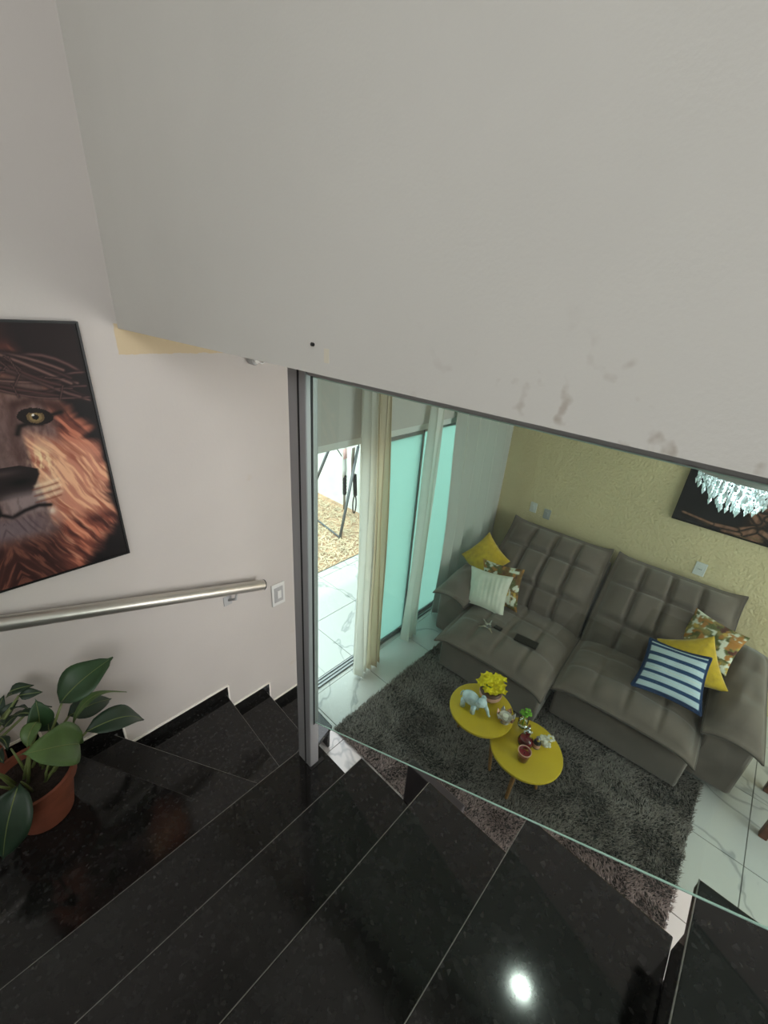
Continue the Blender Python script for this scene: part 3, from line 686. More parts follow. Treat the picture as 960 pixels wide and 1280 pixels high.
# ------------------------------------------------------------------ sofa
sofa = thing('sofa', 'dark grey tufted suede two-seat reclining sofa against the khaki wall', 'sofa', (3.4, .63, 0.03))
SM = Matrix.Translation((4.15, .63, 0.0)) @ Matrix.Rotation(math.radians(3.0), 4, 'Z')
def pill(e, p=5): return (1 - abs(2 * e - 1) ** p) ** .62 if 0 < e < 1 else 0.0
def sofa_cushion(name, mid, front_n, w_cols, rows, T1, T2, nu=72, nv=56, groove=.30, gw=.055, flange=.035):
    """mid(u,v)->point on the middle surface, front_n(u,v)->outward normal, tufted in w_cols x rows"""
    F, B = [], []
    for i in range(nv):
        v = i / (nv - 1); fr_, br_ = [], []
        for j in range(nu):
            u = j / (nu - 1); p = Vector(mid(u, v)); n = Vector(front_n(u, v)).normalized()
            eu = (u - flange) / (1 - 2 * flange); ev = (v - flange) / (1 - 2 * flange)
            g = (pill(eu) * pill(ev)) if (0 < eu < 1 and 0 < ev < 1) else 0
            tf = 0
            if 0 < eu < 1 and 0 < ev < 1:
                du = abs(eu * w_cols - round(eu * w_cols)) / w_cols if 0 < round(eu * w_cols) < w_cols else 1
                dv = abs(ev * rows - round(ev * rows)) / rows if 0 < round(ev * rows) < rows else 1
                a = math.exp(-(du / gw) ** 2) * .7; b = math.exp(-(dv / gw) ** 2) * .85
                tf = max(a, b, min(1, a + b) * .9)
            wr = .006 * math.sin(17 * u + 6 * v) * math.sin(9 * v + 3 * u) * g
            fr_.append(p + n * (.008 + T1 * g * (1 - groove * tf) + wr)); br_.append(p - n * (.008 + T2 * g))
        F.append(fr_); B.append(br_)
    m = MB(); m.grid(F); k = len(m.v); m.grid([r[::-1] for r in B])
    b = nu
    ring = [(0, j) for j in range(nu)] + [(i, nu - 1) for i in range(1, nv)] + [(nv - 1, j) for j in range(nu - 2, -1, -1)] + [(i, 0) for i in range(nv - 2, 0, -1)]
    n = len(ring)
    for q in range(n):
        (i0, j0), (i1, j1) = ring[q], ring[(q + 1) % n]
        m.f.append((i0 * b + j0, k + i0 * b + (nu - 1 - j0), k + i1 * b + (nu - 1 - j1), i1 * b + j1))
    m.xf(SM)
    o = build(name, m, 'sofa_suede', sofa, smooth=True)
    pp = [tuple(SM @ Vector(mid(r_[1] / (nu - 1), r_[0] / (nv - 1)))) for r_ in ring]; pp.append(pp[0])
    build('piping', MB().tube(pp, .008, 6, cap=False), 'sofa_piping', o, smooth=True)
    return o
# local frame: x = towards the wall (0 at the sofa's back), y = along the sofa (+ is the left seat in the picture)
def sway(u, v): return .012 * math.sin(8 * u) * math.sin(5 * v)
for side, yi, yo, xf in ((1, .005, .955, -1.58), (-1, -.955, -.005, -1.385)):
    y0, y1 = (yi, yo)
    # seat: u from right to left, v from front to back
    def smid(u, v, y0=y0, y1=y1, xf=xf):
        ex = abs(2 * u - 1) ** 8
        z = .405 + .02 * math.sin(math.pi * u) - (.035 * (1 - v) ** 6) * (.4 + .6 * ex)
        return (xf + (-.62 - xf) * v - .035 * ex * (1 - v) ** 5, y0 + (y1 - y0) * u, z)
    sofa_cushion('seat_cushion', smid, lambda u, v: (0, 0, 1), 4, 3, .085, .10, groove=.3, gw=.022)
    bx0, bx1 = xf + .05, -.30
    b = MB().box(bx0, bx1, y0 + .02, y1 - .02, .05, .33); b.xf(SM)
    build('base', b, 'sofa_suede', sofa, bevel=.02, seg=3)
    prof = [(-.80, .43), (-.735, .57), (-.60, .735), (-.42, .875), (-.23, .965), (-.06, 1.03)]
    def pmid(v, off=0.0):
        t = v * (len(prof) - 1); i = min(int(t), len(prof) - 2); f = t - i
        return (prof[i][0] * (1 - f) + prof[i + 1][0] * f, prof[i][1] * (1 - f) + prof[i + 1][1] * f)
    ya, yb = (y0, y1 + .02) if side > 0 else (y0 - .0, y1)
    def bmid(u, v, ya=ya, yb=yb):
        x, z = pmid(v); ex = abs(2 * u - 1) ** 8
        return (x + .10 * math.sin(math.pi * min(1, v * 1.1)) * 0 + .06, ya + (yb - ya) * u + (0.05 * v if side > 0 else 0.02 * v) + (.03 * (1 if u > .5 else 0) if side > 0 else -.03 * (1 if u < .5 else 0)) * ex * v ** 6 + (.012 if side > 0 else -.008), z - .045 + .03 * ex * v ** 5)
    sofa_cushion('backrest_cushion', bmid, lambda u, v: (-math.sin(1.0 - .25 * v), 0, math.cos(1.0 - .25 * v)), 4, 3, .10, .05, groove=.85, gw=.022)
    b = MB().prism([(-.66, 0), (-.02, 0), (-.02, 1), (-.14, 1)], 0, 1)
    vv = [(-.62, .32), (-.03, .10), (-.03, .90), (-.12, .93), (-.45, .76), (-.60, .58)]
    m = MB().add([(x, y0 + .03, z) for x, z in vv] + [(x, y1 - .03, z) for x, z in vv], [tuple(range(6)), tuple(range(6, 12))[::-1]] + [(i, 6 + i, 6 + (i + 1) % 6, (i + 1) % 6) for i in range(6)])
    m.xf(SM); build('back_frame', m, 'sofa_suede', sofa, bevel=.02)
for side in (1, -1):
    y0, y1 = (.955, 1.235) if side > 0 else (-1.235, -.955)
    b = MB().box(-1.14, -.06, y0, y1, .05, .52); b.xf(SM)
    arm = build('armrest', b, 'sofa_suede', sofa, bevel=.03, seg=3)
    def amid(u, v, y0=y0, y1=y1):
        ex = abs(2 * u - 1) ** 6
        return (-1.20 + 1.12 * v - .02 * ex * (1 - v) ** 5, y0 - .025 + (y1 - y0 + .05) * u, .545 - .03 * (1 - v) ** 4 + .035 * math.sin(math.pi * u) + .10 * max(0, v - .55))
    c = sofa_cushion('arm_cushion', amid, lambda u, v: (0, 0, 1), 1, 3, .10, .05, nu=24, nv=40, groove=.14, flange=.05)
for x, y in ((-1.45, .8), (-1.25, -.85), (-.15, .9), (-.15, -.9)):
    p = SM @ Vector((x, y, 0)); build('foot', MB().lathe([(.03, .026), (.026, .055)], (p.x, p.y, 0), 12), 'black_plastic', sofa)

# ------------------------------------------------------------------ throw pillows
def pillow(label, q, m, T=.13, n=30, colors=None, group=None, trim=None, ribs=0):
    """q: four corners, bottom-left, bottom-right, top-right, top-left as seen from the seat side"""
    q = [Vector(a) for a in q]; nrm = ((q[1] - q[0]).cross(q[3] - q[0])).normalized()
    if nrm.x > 0: nrm = -nrm
    F, B = [], []
    for i in range(n):
        v = i / (n - 1); fr_, br_ = [], []
        for j in range(n):
            u = j / (n - 1)
            cu, cv = 2 * u - 1, 2 * v - 1
            pu = .5 + .5 * cu * (1 - .10 * (1 - cv * cv) * abs(cu) ** 1.5); pv_ = .5 + .5 * cv * (1 - .10 * (1 - cu * cu) * abs(cv) ** 1.5)
            p = (q[0] * (1 - pu) + q[1] * pu) * (1 - pv_) + (q[3] * (1 - pu) + q[2] * pu) * pv_
            g = ((1 - abs(cu) ** 2.6) * (1 - abs(cv) ** 2.6)) ** .62 if abs(cu) < 1 and abs(cv) < 1 else 0
            k = g * (1 + .05 * math.sin(11 * u + 3) * math.sin(8 * v)) + (.035 * g ** .3 * math.sin(ribs * 2 * math.pi * u) if ribs else 0)
            fr_.append(p + nrm * (.003 + T * .5 * k)); br_.append(p - nrm * (.003 + T * .5 * g))
        F.append(fr_); B.append(br_)
    c = sum(q, Vector()) / 4
    t = thing('throw_pillow', label, 'pillow', (c.x, c.y, min(a.z for a in q)), group)
    mb = MB().grid(F); k = len(mb.v); mb.grid([r[::-1] for r in B])
    ring = [(0, j) for j in range(n)] + [(i, n - 1) for i in range(1, n)] + [(n - 1, j) for j in range(n - 2, -1, -1)] + [(i, 0) for i in range(n - 2, 0, -1)]
    for s in range(len(ring)):
        (i0, j0), (i1, j1) = ring[s], ring[(s + 1) % len(ring)]
        mb.f.append((i0 * n + j0, k + i0 * n + (n - 1 - j0), k + i1 * n + (n - 1 - j1), i1 * n + j1))
    cols = None
    if colors is not None:
        jj, ii = np.meshgrid(np.linspace(0, 1, n), np.linspace(0, 1, n)); cf = colors(jj, ii); cols = np.concatenate([cf.reshape(-1, 3), cf[:, ::-1].reshape(-1, 3)])
    cov = build('cover', mb, m, t, smooth=True, colors=cols)
    if trim:
        pts = [tuple((F[i][j] + B[i][j]) / 2) for i, j in ring]; pts.append(pts[0])
        build('seam_trim', MB().tube(pts, trim[1], 6, cap=False), trim[0], t, smooth=True)
    return t
def floral(seed, tone):
    def f(u, v):
        P_ = Paint(u.shape, tone); a = fbm(u * 6, v * 6, 3, seed); b = fbm(u * 8 + 9, v * 8, 3, seed + 7); c = fbm(u * 11, v * 11 + 4, 2, seed + 3)
        P_.over((96, 100, 58), smooth(.52, .58, a)); P_.over((228, 228, 210), smooth(.56, .62, b)); P_.over((176, 120, 60), smooth(.60, .66, c)); P_.over((92, 52, 44), smooth(.30, .26, b)); P_.over((206, 170, 80), smooth(.34, .28, a))
        return lin(P_.c)
    return f
def stripes(u, v):
    P_ = Paint(u.shape, (196, 212, 220)); s = (v * 5.6 + .12) % 1
    P_.over((34, 66, 104), (s < .38) * 1.0); e = np.minimum(np.minimum(u, 1 - u), np.minimum(v, 1 - v)); P_.over((30, 54, 92), (e < .035) * 1.0)
    P_.over((214, 218, 206), ((s > .62) & (s < .72) & (e > .035)) * .6)
    return lin(P_.c)
def S(q, d): return [(x + d[0], y + d[1], z + d[2]) for x, y, z in q]
pillow('mustard yellow velvet pillow in the left sofa corner', [(3.30, 1.582, .50), (3.50, 1.402, .807), (3.58, 1.716, .977), (3.38, 1.88, .72)], 'yellow_velvet', .12)
pillow('floral pillow tucked behind the cream ribbed pillow', [(3.15, 1.47, .50), (3.2, 1.114, .516), (3.36, 1.196, .878), (3.36, 1.622, .796)], 'print_fabric', .10, 44, floral(3, (120, 88, 48)))
pillow('cream ribbed pillow at the front of the left pillow pile', [(3.0, 1.531, .505), (3.06, 1.181, .497), (3.22, 1.234, .834), (3.2, 1.644, .76)], 'cream_knit', .13, 48, ribs=9, trim=('cream_knit', .006))
pillow('floral pillow leaning on the right sofa backrest', [(3.57, -0.006, 0.652), (3.521, -0.39, 0.652), (3.697, -0.422, 0.942), (3.765, -0.061, 0.974)], 'print_fabric', .11, 44, floral(12, (150, 136, 84)))
pillow('mustard yellow velvet pillow behind the striped pillow', [(3.244, 0.0, 0.542), (3.362, -0.438, 0.64), (3.558, -0.226, 0.918), (3.441, 0.083, 0.758)], 'yellow_velvet', .12)
pillow('blue and white striped knitted pillow on the right sofa seat', [(3.013, 0.1, 0.568), (3.091, -0.328, 0.559), (3.324, -0.253, 0.873), (3.305, 0.118, 0.819)], 'stripe_knit', .13, 70, stripes, trim=('strap_navy', .010))

# phone and keys on the left seat
ph = thing('phone', 'black phone lying on the left sofa seat', 'phone', (2.9, .87, .495))
c = Vector((2.90, .875, .519)); R = Matrix.Rotation(math.radians(8), 3, 'Z')
m = MB().box(-.045, .045, -.095, .095, 0, .012); m.v = [tuple(c + R @ Vector(v)) for v in m.v]; build('body', m, 'black_plastic', ph, bevel=.004)
m = MB().box(-.041, .041, -.090, .090, .0122, .0132); m.v = [tuple(c + R @ Vector(v)) for v in m.v]; build('screen', m, 'black_frame', ph)
KZ = .022
ky = thing('key_bunch', 'bunch of keys with a black fob on the left sofa seat', 'keys', (2.83, 1.17, .495))
ring = [(2.82 + .022 * math.cos(a), 1.19 + .022 * math.sin(a), .505 + KZ) for a in np.linspace(0, 2 * math.pi, 17)]
build('ring', MB().tube(ring, .003, 6, cap=False), 'chrome', ky, smooth=True)
for a, L in ((0.2, .07), (1.0, .075), (2.4, .065), (4.0, .07)):
    dd = Vector((math.cos(a), math.sin(a), 0)); p = Vector((2.82, 1.19, .507 + KZ)) + dd * .022; n_ = Vector((-dd.y, dd.x, 0))
    k = MB().lathe([(.014, -.002), (.014, .002)], p + dd * .012, 12); k.add([p + dd * .02 + n_ * .005, p + dd * L + n_ * .004, p + dd * L - n_ * .004, p + dd * .02 - n_ * .005] + [p + dd * .02 + n_ * .005 + Vector((0, 0, .003)), p + dd * L + n_ * .004 + Vector((0, 0, .003)), p + dd * L - n_ * .004 + Vector((0, 0, .003)), p + dd * .02 - n_ * .005 + Vector((0, 0, .003))], [(3, 2, 1, 0), (4, 5, 6, 7), (0, 1, 5, 4), (1, 2, 6, 5), (2, 3, 7, 6), (3, 0, 4, 7)])
    build('key', k, 'chrome', ky)
build('fob', box(2.845, 2.885, 1.085, 1.155, .497 + KZ, .516 + KZ), 'black_plastic', ky, bevel=.006, seg=3)

# ------------------------------------------------------------------ rug
rug = thing('rug', 'dark grey shaggy rug under the yellow coffee tables', 'rug', (2.25, .57, 0))
RX0, RX1, RY0, RY1 = 1.47, 3.10, -0.52, 1.66
build('backing', box(RX0 + .01, RX1, RY0 + .01, RY1 - .01, 0.0, .012), 'rug_base', rug)
N = 62000
px = rng.uniform(RX0, RX1, N); py = rng.uniform(RY0, RY1, N)
ax = 2 * math.pi * fbm(px * 5, py * 5, 2, 31) * 1.6 + rng.normal(0, .7, N); ln = rng.uniform(.008, .020, N); ht = rng.uniform(.024, .040, N); wd = rng.uniform(.0028, .005, N)
v = np.zeros((N, 4, 3)); tx = px + np.cos(ax) * ln; ty = py + np.sin(ax) * ln
for k in range(3):
    a = ax + 2.0944 * k; v[:, k, 0] = px + np.cos(a) * wd; v[:, k, 1] = py + np.sin(a) * wd; v[:, k, 2] = .010
v[:, 3, 0] = tx; v[:, 3, 1] = ty; v[:, 3, 2] = ht
me = bpy.data.meshes.new('pile'); idx = np.arange(N)[:, None] * 4
fc = np.concatenate([idx + np.array([[0, 1, 3]]), idx + np.array([[1, 2, 3]]), idx + np.array([[2, 0, 3]])])
me.from_pydata(v.reshape(-1, 3) - np.array([2.25, .57, 0]), [], fc.tolist()); me.materials.append(MATS['rug_pile'])
me.polygons.foreach_set('use_smooth', [True] * len(me.polygons))
o = bpy.data.objects.new('pile', me); COL.objects.link(o); o.parent = rug; o['kind'] = 'stuff'; W[o] = Vector((2.25, .57, 0))

# ------------------------------------------------------------------ coffee tables
def side_table(label, c, r, h, angs, r0=.13, r1=.20):
    t = thing('coffee_table', label, 'coffee table', (c[0], c[1], .03), 'round yellow coffee tables')
    build('table_top', MB().lathe([(r - .012, h - .024), (r - .002, h - .018), (r, h - .010), (r - .003, h - .002), (r - .010, h)], (c[0], c[1], 0), 64), 'yellow_lacquer', t, smooth=True, angle=35)
    for a in angs:
        a = math.radians(a); p0 = Vector((c[0] + math.cos(a) * r0, c[1] + math.sin(a) * r0, h - .024)); p1 = Vector((c[0] + math.cos(a) * r1, c[1] + math.sin(a) * r1, .03))
        build('leg', MB().tube([p0, p1], [.019, .011], 14), 'leg_wood', t, smooth=True, angle=40)
C1, C2 = (2.108, .808), (2.098, .452); H1, H2 = .45, .40
side_table('higher round yellow coffee table holding the yellow flowers', C1, .225, H1, (68, 252, 335), .13, .19)
side_table('lower round yellow coffee table holding the red glass bottle', C2, .235, H2, (183, 300, 60), .09, .14)

# ornaments on the higher table
fp = thing('flower_pot', 'brown pot of bright yellow artificial flowers', 'flower pot', (2.225, .815, H1))
build('pot', MB().lathe([(.030, 0), (.046, .02), (.052, .045), (.046, .062), (.042, .060)], (2.225, .815, H1), 20), 'brown_pot', fp, smooth=True)
build('ribbon', MB().lathe([(.0525, .028), (.054, .034), (.054, .044), (.0525, .05)], (2.225, .815, H1), 20, False, False), 'ribbon', fp, smooth=True)
for k in range(28):
    a = k * 2.399; rr = .058 * math.sqrt((k + .5) / 28); x, y = 2.225 + rr * math.cos(a), .815 + rr * math.sin(a); z = H1 + .066 + .04 * random.random() + .035 * (1 - rr / .058)
    f = MB(); f.ball((x, y, z), .008, 8)
    for q in range(5):
        b = q * 1.2566 + k; tx, ty = math.cos(b), math.sin(b); p = Vector((x, y, z)); n_ = Vector((-ty, tx, 0)); d = Vector((tx, ty, .35)).normalized()
        f.add([p, p + d * .014 + n_ * .009, p + d * .026 - Vector((0, 0, .004)), p + d * .014 - n_ * .009], [(0, 1, 2, 3)])
    st_ = build('flower', f, 'flower_yellow', fp)
    build('stalk', MB().tube([(2.225 + rr * .3 * math.cos(a), .815 + rr * .3 * math.sin(a), H1 + .05), (x, y, z - .006)], .0018, 5), 'leaf_small', st_)
el = thing('elephant_figurine', 'pale blue and white ceramic elephant figurine on the higher table', 'figurine', (2.055, .862, H1))
ec = Vector((2.055, .862, H1))
el_b = MB().ball(ec + Vector((0, .012, .062)), .038, 16, (.85, 1.25, .95)); build('body', el_b, 'ceramic_blue_white', el, smooth=True)
build('head', MB().ball(ec + Vector((.004, -.048, .075)), .025, 14), 'ceramic_blue_white', el, smooth=True)
for sx in (-1, 1):
    build('ear', MB().ball(ec + Vector((.004 + sx * .026, -.042, .078)), .021, 12, (.35, .7, 1)), 'ceramic_blue_white', el, smooth=True)
    for dy in (-.020, .040): build('leg', MB().lathe([(.013, 0), (.012, .02), (.014, .045)], ec + Vector((sx * .020, dy, 0)), 12), 'ceramic_blue_white', el, smooth=True)
build('trunk', MB().tube([ec + Vector((.004, -.066, .070)), ec + Vector((.004, -.082, .050)), ec + Vector((.004, -.090, .030)), ec + Vector((.004, -.100, .022))], [.011, .009, .007, .006], 10), 'ceramic_blue_white', el, smooth=True)
build('tail', MB().tube([ec + Vector((0, .058, .075)), ec + Vector((0, .068, .055)), ec + Vector((0, .068, .035))], [.004, .003, .003], 6), 'ceramic_blue_white', el, smooth=True)
lt = thing('candle_holder', 'small rose gold and silver lotus candle holder at the table edge', 'candle holder', (2.128, .640, H1))
lc = Vector((2.128, .640, H1))
build('bowl', MB().lathe([(.018, .0), (.024, .004), (.012, .014), (.030, .030), (.034, .042), (.030, .040), (.01, .022)], lc, 18), 'silver_ceramic', lt, smooth=True)
for k in range(8):
    a = k * math.pi / 4; d = Vector((math.cos(a), math.sin(a), 0)); n_ = Vector((-d.y, d.x, 0)); b = lc + d * .020 + Vector((0, 0, .022)); tp_ = lc + d * .048 + Vector((0, 0, .060)); mm = lc + d * .042 + Vector((0, 0, .036))
    build('petal', MB().add([b, mm + n_ * .014, tp_, mm - n_ * .014], [(0, 1, 2, 3)]), ('rose_gold', 'silver_ceramic')[k % 2], lt, solid=.003)
build('candle', MB().lathe([(.014, .024), (.014, .046)], lc, 12), 'petal_white', lt)
# ornaments on the lower table
def bottle(name, label, cat, c, prof, m, liquid=None, lm=None):
    t = thing(name, label, cat, c); build('glass', MB().lathe(prof, c, 22, cap1=False), m, t, smooth=True)
    if liquid: build('liquid', MB().lathe(liquid, c, 20), lm, t, smooth=True, angle=50)
    return t
g = bottle('glass_vase', 'small clear glass vase with a green sprig between the tables', 'vase', (2.232, .548, H2), [(.022, .002), (.026, .01), (.026, .05), (.018, .065), (.018, .08)], 'clear_glass')
for k in range(16):
    a = k * 2.399; rr = .026 * math.sqrt(k / 16); p = Vector((2.232 + rr * math.cos(a), .548 + rr * math.sin(a), H2 + .088 + .022 * random.random()))
    build('leaf', MB().ball(p, .010, 7, (1, 1, .6)), 'leaf_small', g, smooth=True)
build('stalk', MB().tube([(2.232, .548, H2 + .01), (2.234, .55, H2 + .09)], .003, 6), 'leaf_small', g)
g = bottle('glass_bottle', 'round glass bottle of deep red liquid with a crystal stopper', 'bottle', (2.112, .470, H2), [(.030, .002), (.042, .014), (.044, .035), (.036, .056), (.013, .072), (.012, .095), (.016, .100)], 'clear_glass', [(.028, .004), (.039, .015), (.041, .034), (.033, .054)], 'red_liquid')
build('stopper', MB().ball((2.112, .470, H2 + .112), .013, 10), 'chrome', g, smooth=True)
g = thing('charm_bottle', 'little silver charm vial standing behind the red bottle', 'vial', (2.20, .49, H2))
build('vial', MB().lathe([(.014, 0), (.018, .01), (.018, .04), (.008, .052), (.008, .065)], (2.195, .492, H2), 14), 'chrome', g, smooth=True)
build('cork', MB().lathe([(.007, .062), (.008, .076)], (2.195, .492, H2), 10), 'leg_wood', g)
for k in range(5):
    a = k * 1.2566; build('bead', MB().ball((2.195 + .021 * math.cos(a), .492 + .021 * math.sin(a), H2 + .03), .006, 8), 'petal_white', g, smooth=True)
g = thing('diffuser_cap', 'dark jar with pink label next to the red bottle', 'jar', (2.15, .408, H2))
build('jar', MB().lathe([(.017, 0), (.020, .006), (.020, .045), (.014, .055)], (2.150, .408, H2), 16), 'black_plastic', g, smooth=True, angle=50)
build('label_band', MB().lathe([(.0205, .012), (.0205, .036)], (2.150, .408, H2), 16, False, False), 'ribbon', g, smooth=True)
build('cap', MB().lathe([(.012, .055), (.013, .075), (.008, .082)], (2.150, .408, H2), 14), 'chrome', g, smooth=True, angle=50)
g = bottle('candle_glass', 'small glass cup of dark red candle wax nearest the stairs', 'candle', (2.005, .432, H2), [(.022, .002), (.026, .006), (.031, .062)], 'clear_glass', [(.021, .005), (.027, .04)], 'red_wax')
build('rim', MB().tube([(2.005 + .031 * math.cos(a), .432 + .031 * math.sin(a), H2 + .062) for a in np.linspace(0, 2 * math.pi, 25)], .0025, 6, cap=False), 'ribbon', g, smooth=True)
build('wick', MB().tube([(2.005, .432, H2 + .04), (2.006, .433, H2 + .052)], .0015, 5), 'black_plastic', g)
g = thing('white_flower_ornament', 'small white porcelain flower ornament at the right of the table', 'ornament', (2.215, .372, H2))
gc = Vector((2.215, .372, H2))
for q, (ox, oy, oz, s_) in enumerate(((0, .012, .026, 1.0), (.016, -.012, .036, .9), (-.014, -.010, .020, .9))):
    c0 = gc + Vector((ox, oy, oz)); b = build('blossom', MB().ball(c0, .009 * s_, 8), 'flower_yellow' if q == 1 else 'petal_white', g, smooth=True)
    for k in range(5):
        a = k * 1.2566 + q; d = Vector((math.cos(a), math.sin(a), .3)).normalized()
        build('petal', MB().ball(c0 + d * .014 * s_, .010 * s_, 8, (1, 1, .55)), 'white_ceramic', b, smooth=True)
build('stand', MB().lathe([(.018, 0), (.020, .004), (.008, .012), (.006, .03)], gc, 14), 'white_ceramic', g, smooth=True)

# ------------------------------------------------------------------ wooden stool at the right edge
so = thing('wooden_stool', 'reddish wooden stool just inside the right edge of the picture', 'stool', (3.2, -1.05, 0))
build('seat', box(2.96, 3.44, -1.30, -.83, .40, .44), 'dark_wood', so, bevel=.008)
for x in (2.985, 3.395):
    for y in (-1.275, -.875): build('leg', MB().box(x - .022, x + .022, y - .022, y + .022, 0, .40), 'dark_wood', so, bevel=.004)
build('stretcher', box(3.0, 3.38, -.885, -.865, .12, .15), 'dark_wood', so)

# ------------------------------------------------------------------ chandelier
chn = thing('chandelier', 'crystal strand chandelier hanging in front of the tree painting', 'chandelier', (2.2, -.02, 2.25))
cc_ = Vector((2.2, -.015, 2.45)); 
build('canopy', MB().lathe([(.07, 0), (.07, .02), (.03, .04)], (cc_.x, cc_.y, 2.82), 24), 'chrome', chn, smooth=True, angle=40)
build('stem', MB().tube([(cc_.x, cc_.y, 2.46), (cc_.x, cc_.y, 2.83)], .008, 10), 'chrome', chn, smooth=True)
build('plate', MB().lathe([(.215, -.004), (.22, 0), (.22, .016), (.21, .02)], cc_, 40), 'white_plastic', chn, smooth=True, angle=40)
build('led_ring', MB().lathe([(.20, .0205), (.21, .026), (.15, .03)], cc_, 40), 'led_plate', chn, smooth=True)
def strand(L, n):
    m = MB()
    for k in range(n):
        z = -L * (k + .5) / n; r = .0055
        m.add([(r, 0, z), (0, r, z), (-r, 0, z), (0, -r, z), (0, 0, z + L / n * .55), (0, 0, z - L / n * .55)], [(0, 1, 4), (1, 2, 4), (2, 3, 4), (3, 0, 4), (1, 0, 5), (2, 1, 5), (3, 2, 5), (0, 3, 5)])
    m.add([(.008, 0, -L), (0, .008, -L), (-.008, 0, -L), (0, -.008, -L), (0, 0, -L + .012), (0, 0, -L - .022)], [(0, 1, 4), (1, 2, 4), (2, 3, 4), (3, 0, 4), (1, 0, 5), (2, 1, 5), (3, 2, 5), (0, 3, 5)])
    return m
src = {}
for (rr, cnt, L) in ((.15, 44, .03), (.12, 36, .06), (.085, 26, .10), (.05, 16, .120), (.018, 6, .125)):
    for k in range(cnt):
        a = 2 * math.pi * k / cnt + rr * 9; p = cc_ + Vector((rr * math.cos(a), .02 + rr * math.sin(a), -.004))
        key = round(L + .018 * (k % 3), 3)
        if key not in src:
            m = strand(key, max(3, int(key / .016))); m.xf(Matrix.Translation(p)); src[key] = (build('crystal_strand', m, 'crystal', chn), p.copy())
        else: copy_at(src[key][0], p - src[key][1], chn)
lb = light('chandelier_glow', 'POINT', (cc_.x, cc_.y, cc_.z - .09), 10, (.95, .98, 1), radius=.05)
lb.parent = chn; lb.location = Vector((cc_.x, cc_.y, cc_.z - .09)) - W[chn]

# round downlight in the living room ceiling beside the glass
dl = thing('downlight', 'small round ceiling downlight above the stair glass', 'downlight', (.90, -.035, 2.85))
build('ring', MB().lathe([(.062, 0), (.066, .006), (.066, .0105)], (.90, -.035, 2.849), 28), 'white_plastic', dl, smooth=True, angle=40)
build('lens', MB().lathe([(.018, -.001), (.028, .0)], (.90, -.035, 2.8485), 28), 'lamp_glow', dl)
lb = light('downlight_lamp', 'SPOT', (.90, -.035, 2.84), 6, (1, .98, .94), radius=.03, look=(.90, -.035, 0)); lb.data.spot_size = 1.9; lb.data.spot_blend = .6
lb.parent = dl; lb.location = Vector((.90, -.035, 2.84)) - W[dl]

# ------------------------------------------------------------------ potted plants on the stair landing
def pot(parent, c, r, h):
    build('pot', MB().lathe([(r * .62, 0), (r * .66, .004), (r * .90, h * .78), (r * .90, h * .80), (r, h * .80), (r * 1.02, h), (r * .93, h), (r * .86, h * .82)], c, 36, cap1=False), 'terracotta', parent, smooth=True, angle=35)
    build('soil', MB().lathe([(r * .88, h * .86), (r * .5, h * .89), (r * .1, h * .90)], c, 28, False, True), 'soil', parent, smooth=True)
def leaf(parent, base, tip, width, m, arch=.06, roll=0.0, cup=.25, root=None, heart=.35, up=(0, 0, 1), nl=14, nw=7):
    base, tip = Vector(base), Vector(tip); ax = tip - base; L = ax.length; t = ax.normalized(); upv = Vector(up); s = t.cross(upv)
    if s.length < .05: s = t.cross(Vector((1, .3, 0)))
    s.normalize(); s = Matrix.Rotation(roll, 3, t) @ s; n_ = s.cross(t).normalized(); P_ = []
    for i in range(nl):
        v_ = i / (nl - 1); wv = width * .5 * max(.015, math.sin(math.pi * min(1, v_ ** (.55 + heart * .3))) ** .8 * (1 - .35 * v_))
        if v_ > .85: wv *= (1 - v_) / .15 * .9 + .05
        c_ = base + ax * v_ + n_ * (arch * math.sin(math.pi * v_ ** .8)); row = []
        for j in range(nw):
            u = 2 * j / (nw - 1) - 1
            back = -.06 * L * heart * abs(u) * (1 - v_) ** 4
            row.append(c_ + s * (wv * u) + n_ * (cup * wv * abs(u) ** 1.5 + .012 * math.sin(9 * v_ + 2 * u) * abs(u) * width * 4) + t * back)
        P_.append(row)
    lf = build('leaf', MB().grid(P_), m, parent, smooth=True, solid=.0015)
    rib = [P_[i][nw // 2] + n_ * .001 for i in range(nl - 1)]; build('midrib', MB().tube(rib, [.0026 * (1 - .7 * i / nl) for i in range(nl - 1)], 5), 'stem', lf, smooth=True)
    if root is not None:
        r0 = Vector(root); mid_ = (r0 + base) / 2 + Vector((0, 0, .03)) + (base - r0).cross(Vector((0, 0, 1))) * .06
        build('stem', MB().tube([r0, r0 * .6 + mid_ * .4, mid_, mid_ * .4 + base * .6, base], [.0065, .006, .0055, .005, .004], 8), 'stem', parent, smooth=True)
p1 = thing('potted_plant', 'broad-leaved green plant in a terracotta pot on the stair landing', 'potted plant', (-.115, 1.62, 1.0))
pot(p1, (-.115, 1.62, 1.0), .14, .235)
sc = lambda dx, dy: (-.115 + dx, 1.62 + dy, 1.19)
def yv(u): return u
FA = (0, -.72, .69)
leaf(p1, (.049, 1.66, 1.471), (.251, 1.70, 1.535), .165, 'leaf', .03, -.35, root=sc(.03, .02), heart=.9, up=FA)
leaf(p1, (.055, 1.64, 1.35), (.262, 1.68, 1.335), .05, 'leaf_light', .07, -.9, root=sc(.05, .0), up=FA)
leaf(p1, (.053, 1.72, 1.325), (.215, 1.79, 1.235), .115, 'leaf_dark', .03, -.3, root=sc(.03, .05), up=FA)
leaf(p1, (.083, 1.60, 1.315), (.290, 1.64, 1.165), .115, 'leaf_dark', .07, -.45, root=sc(.05, -.02), up=FA)
leaf(p1, (.045, 1.54, 1.335), (-.105, 1.47, 1.500), .185, 'leaf_light', .03, .25, root=sc(.02, -.04), heart=1.0, up=FA)
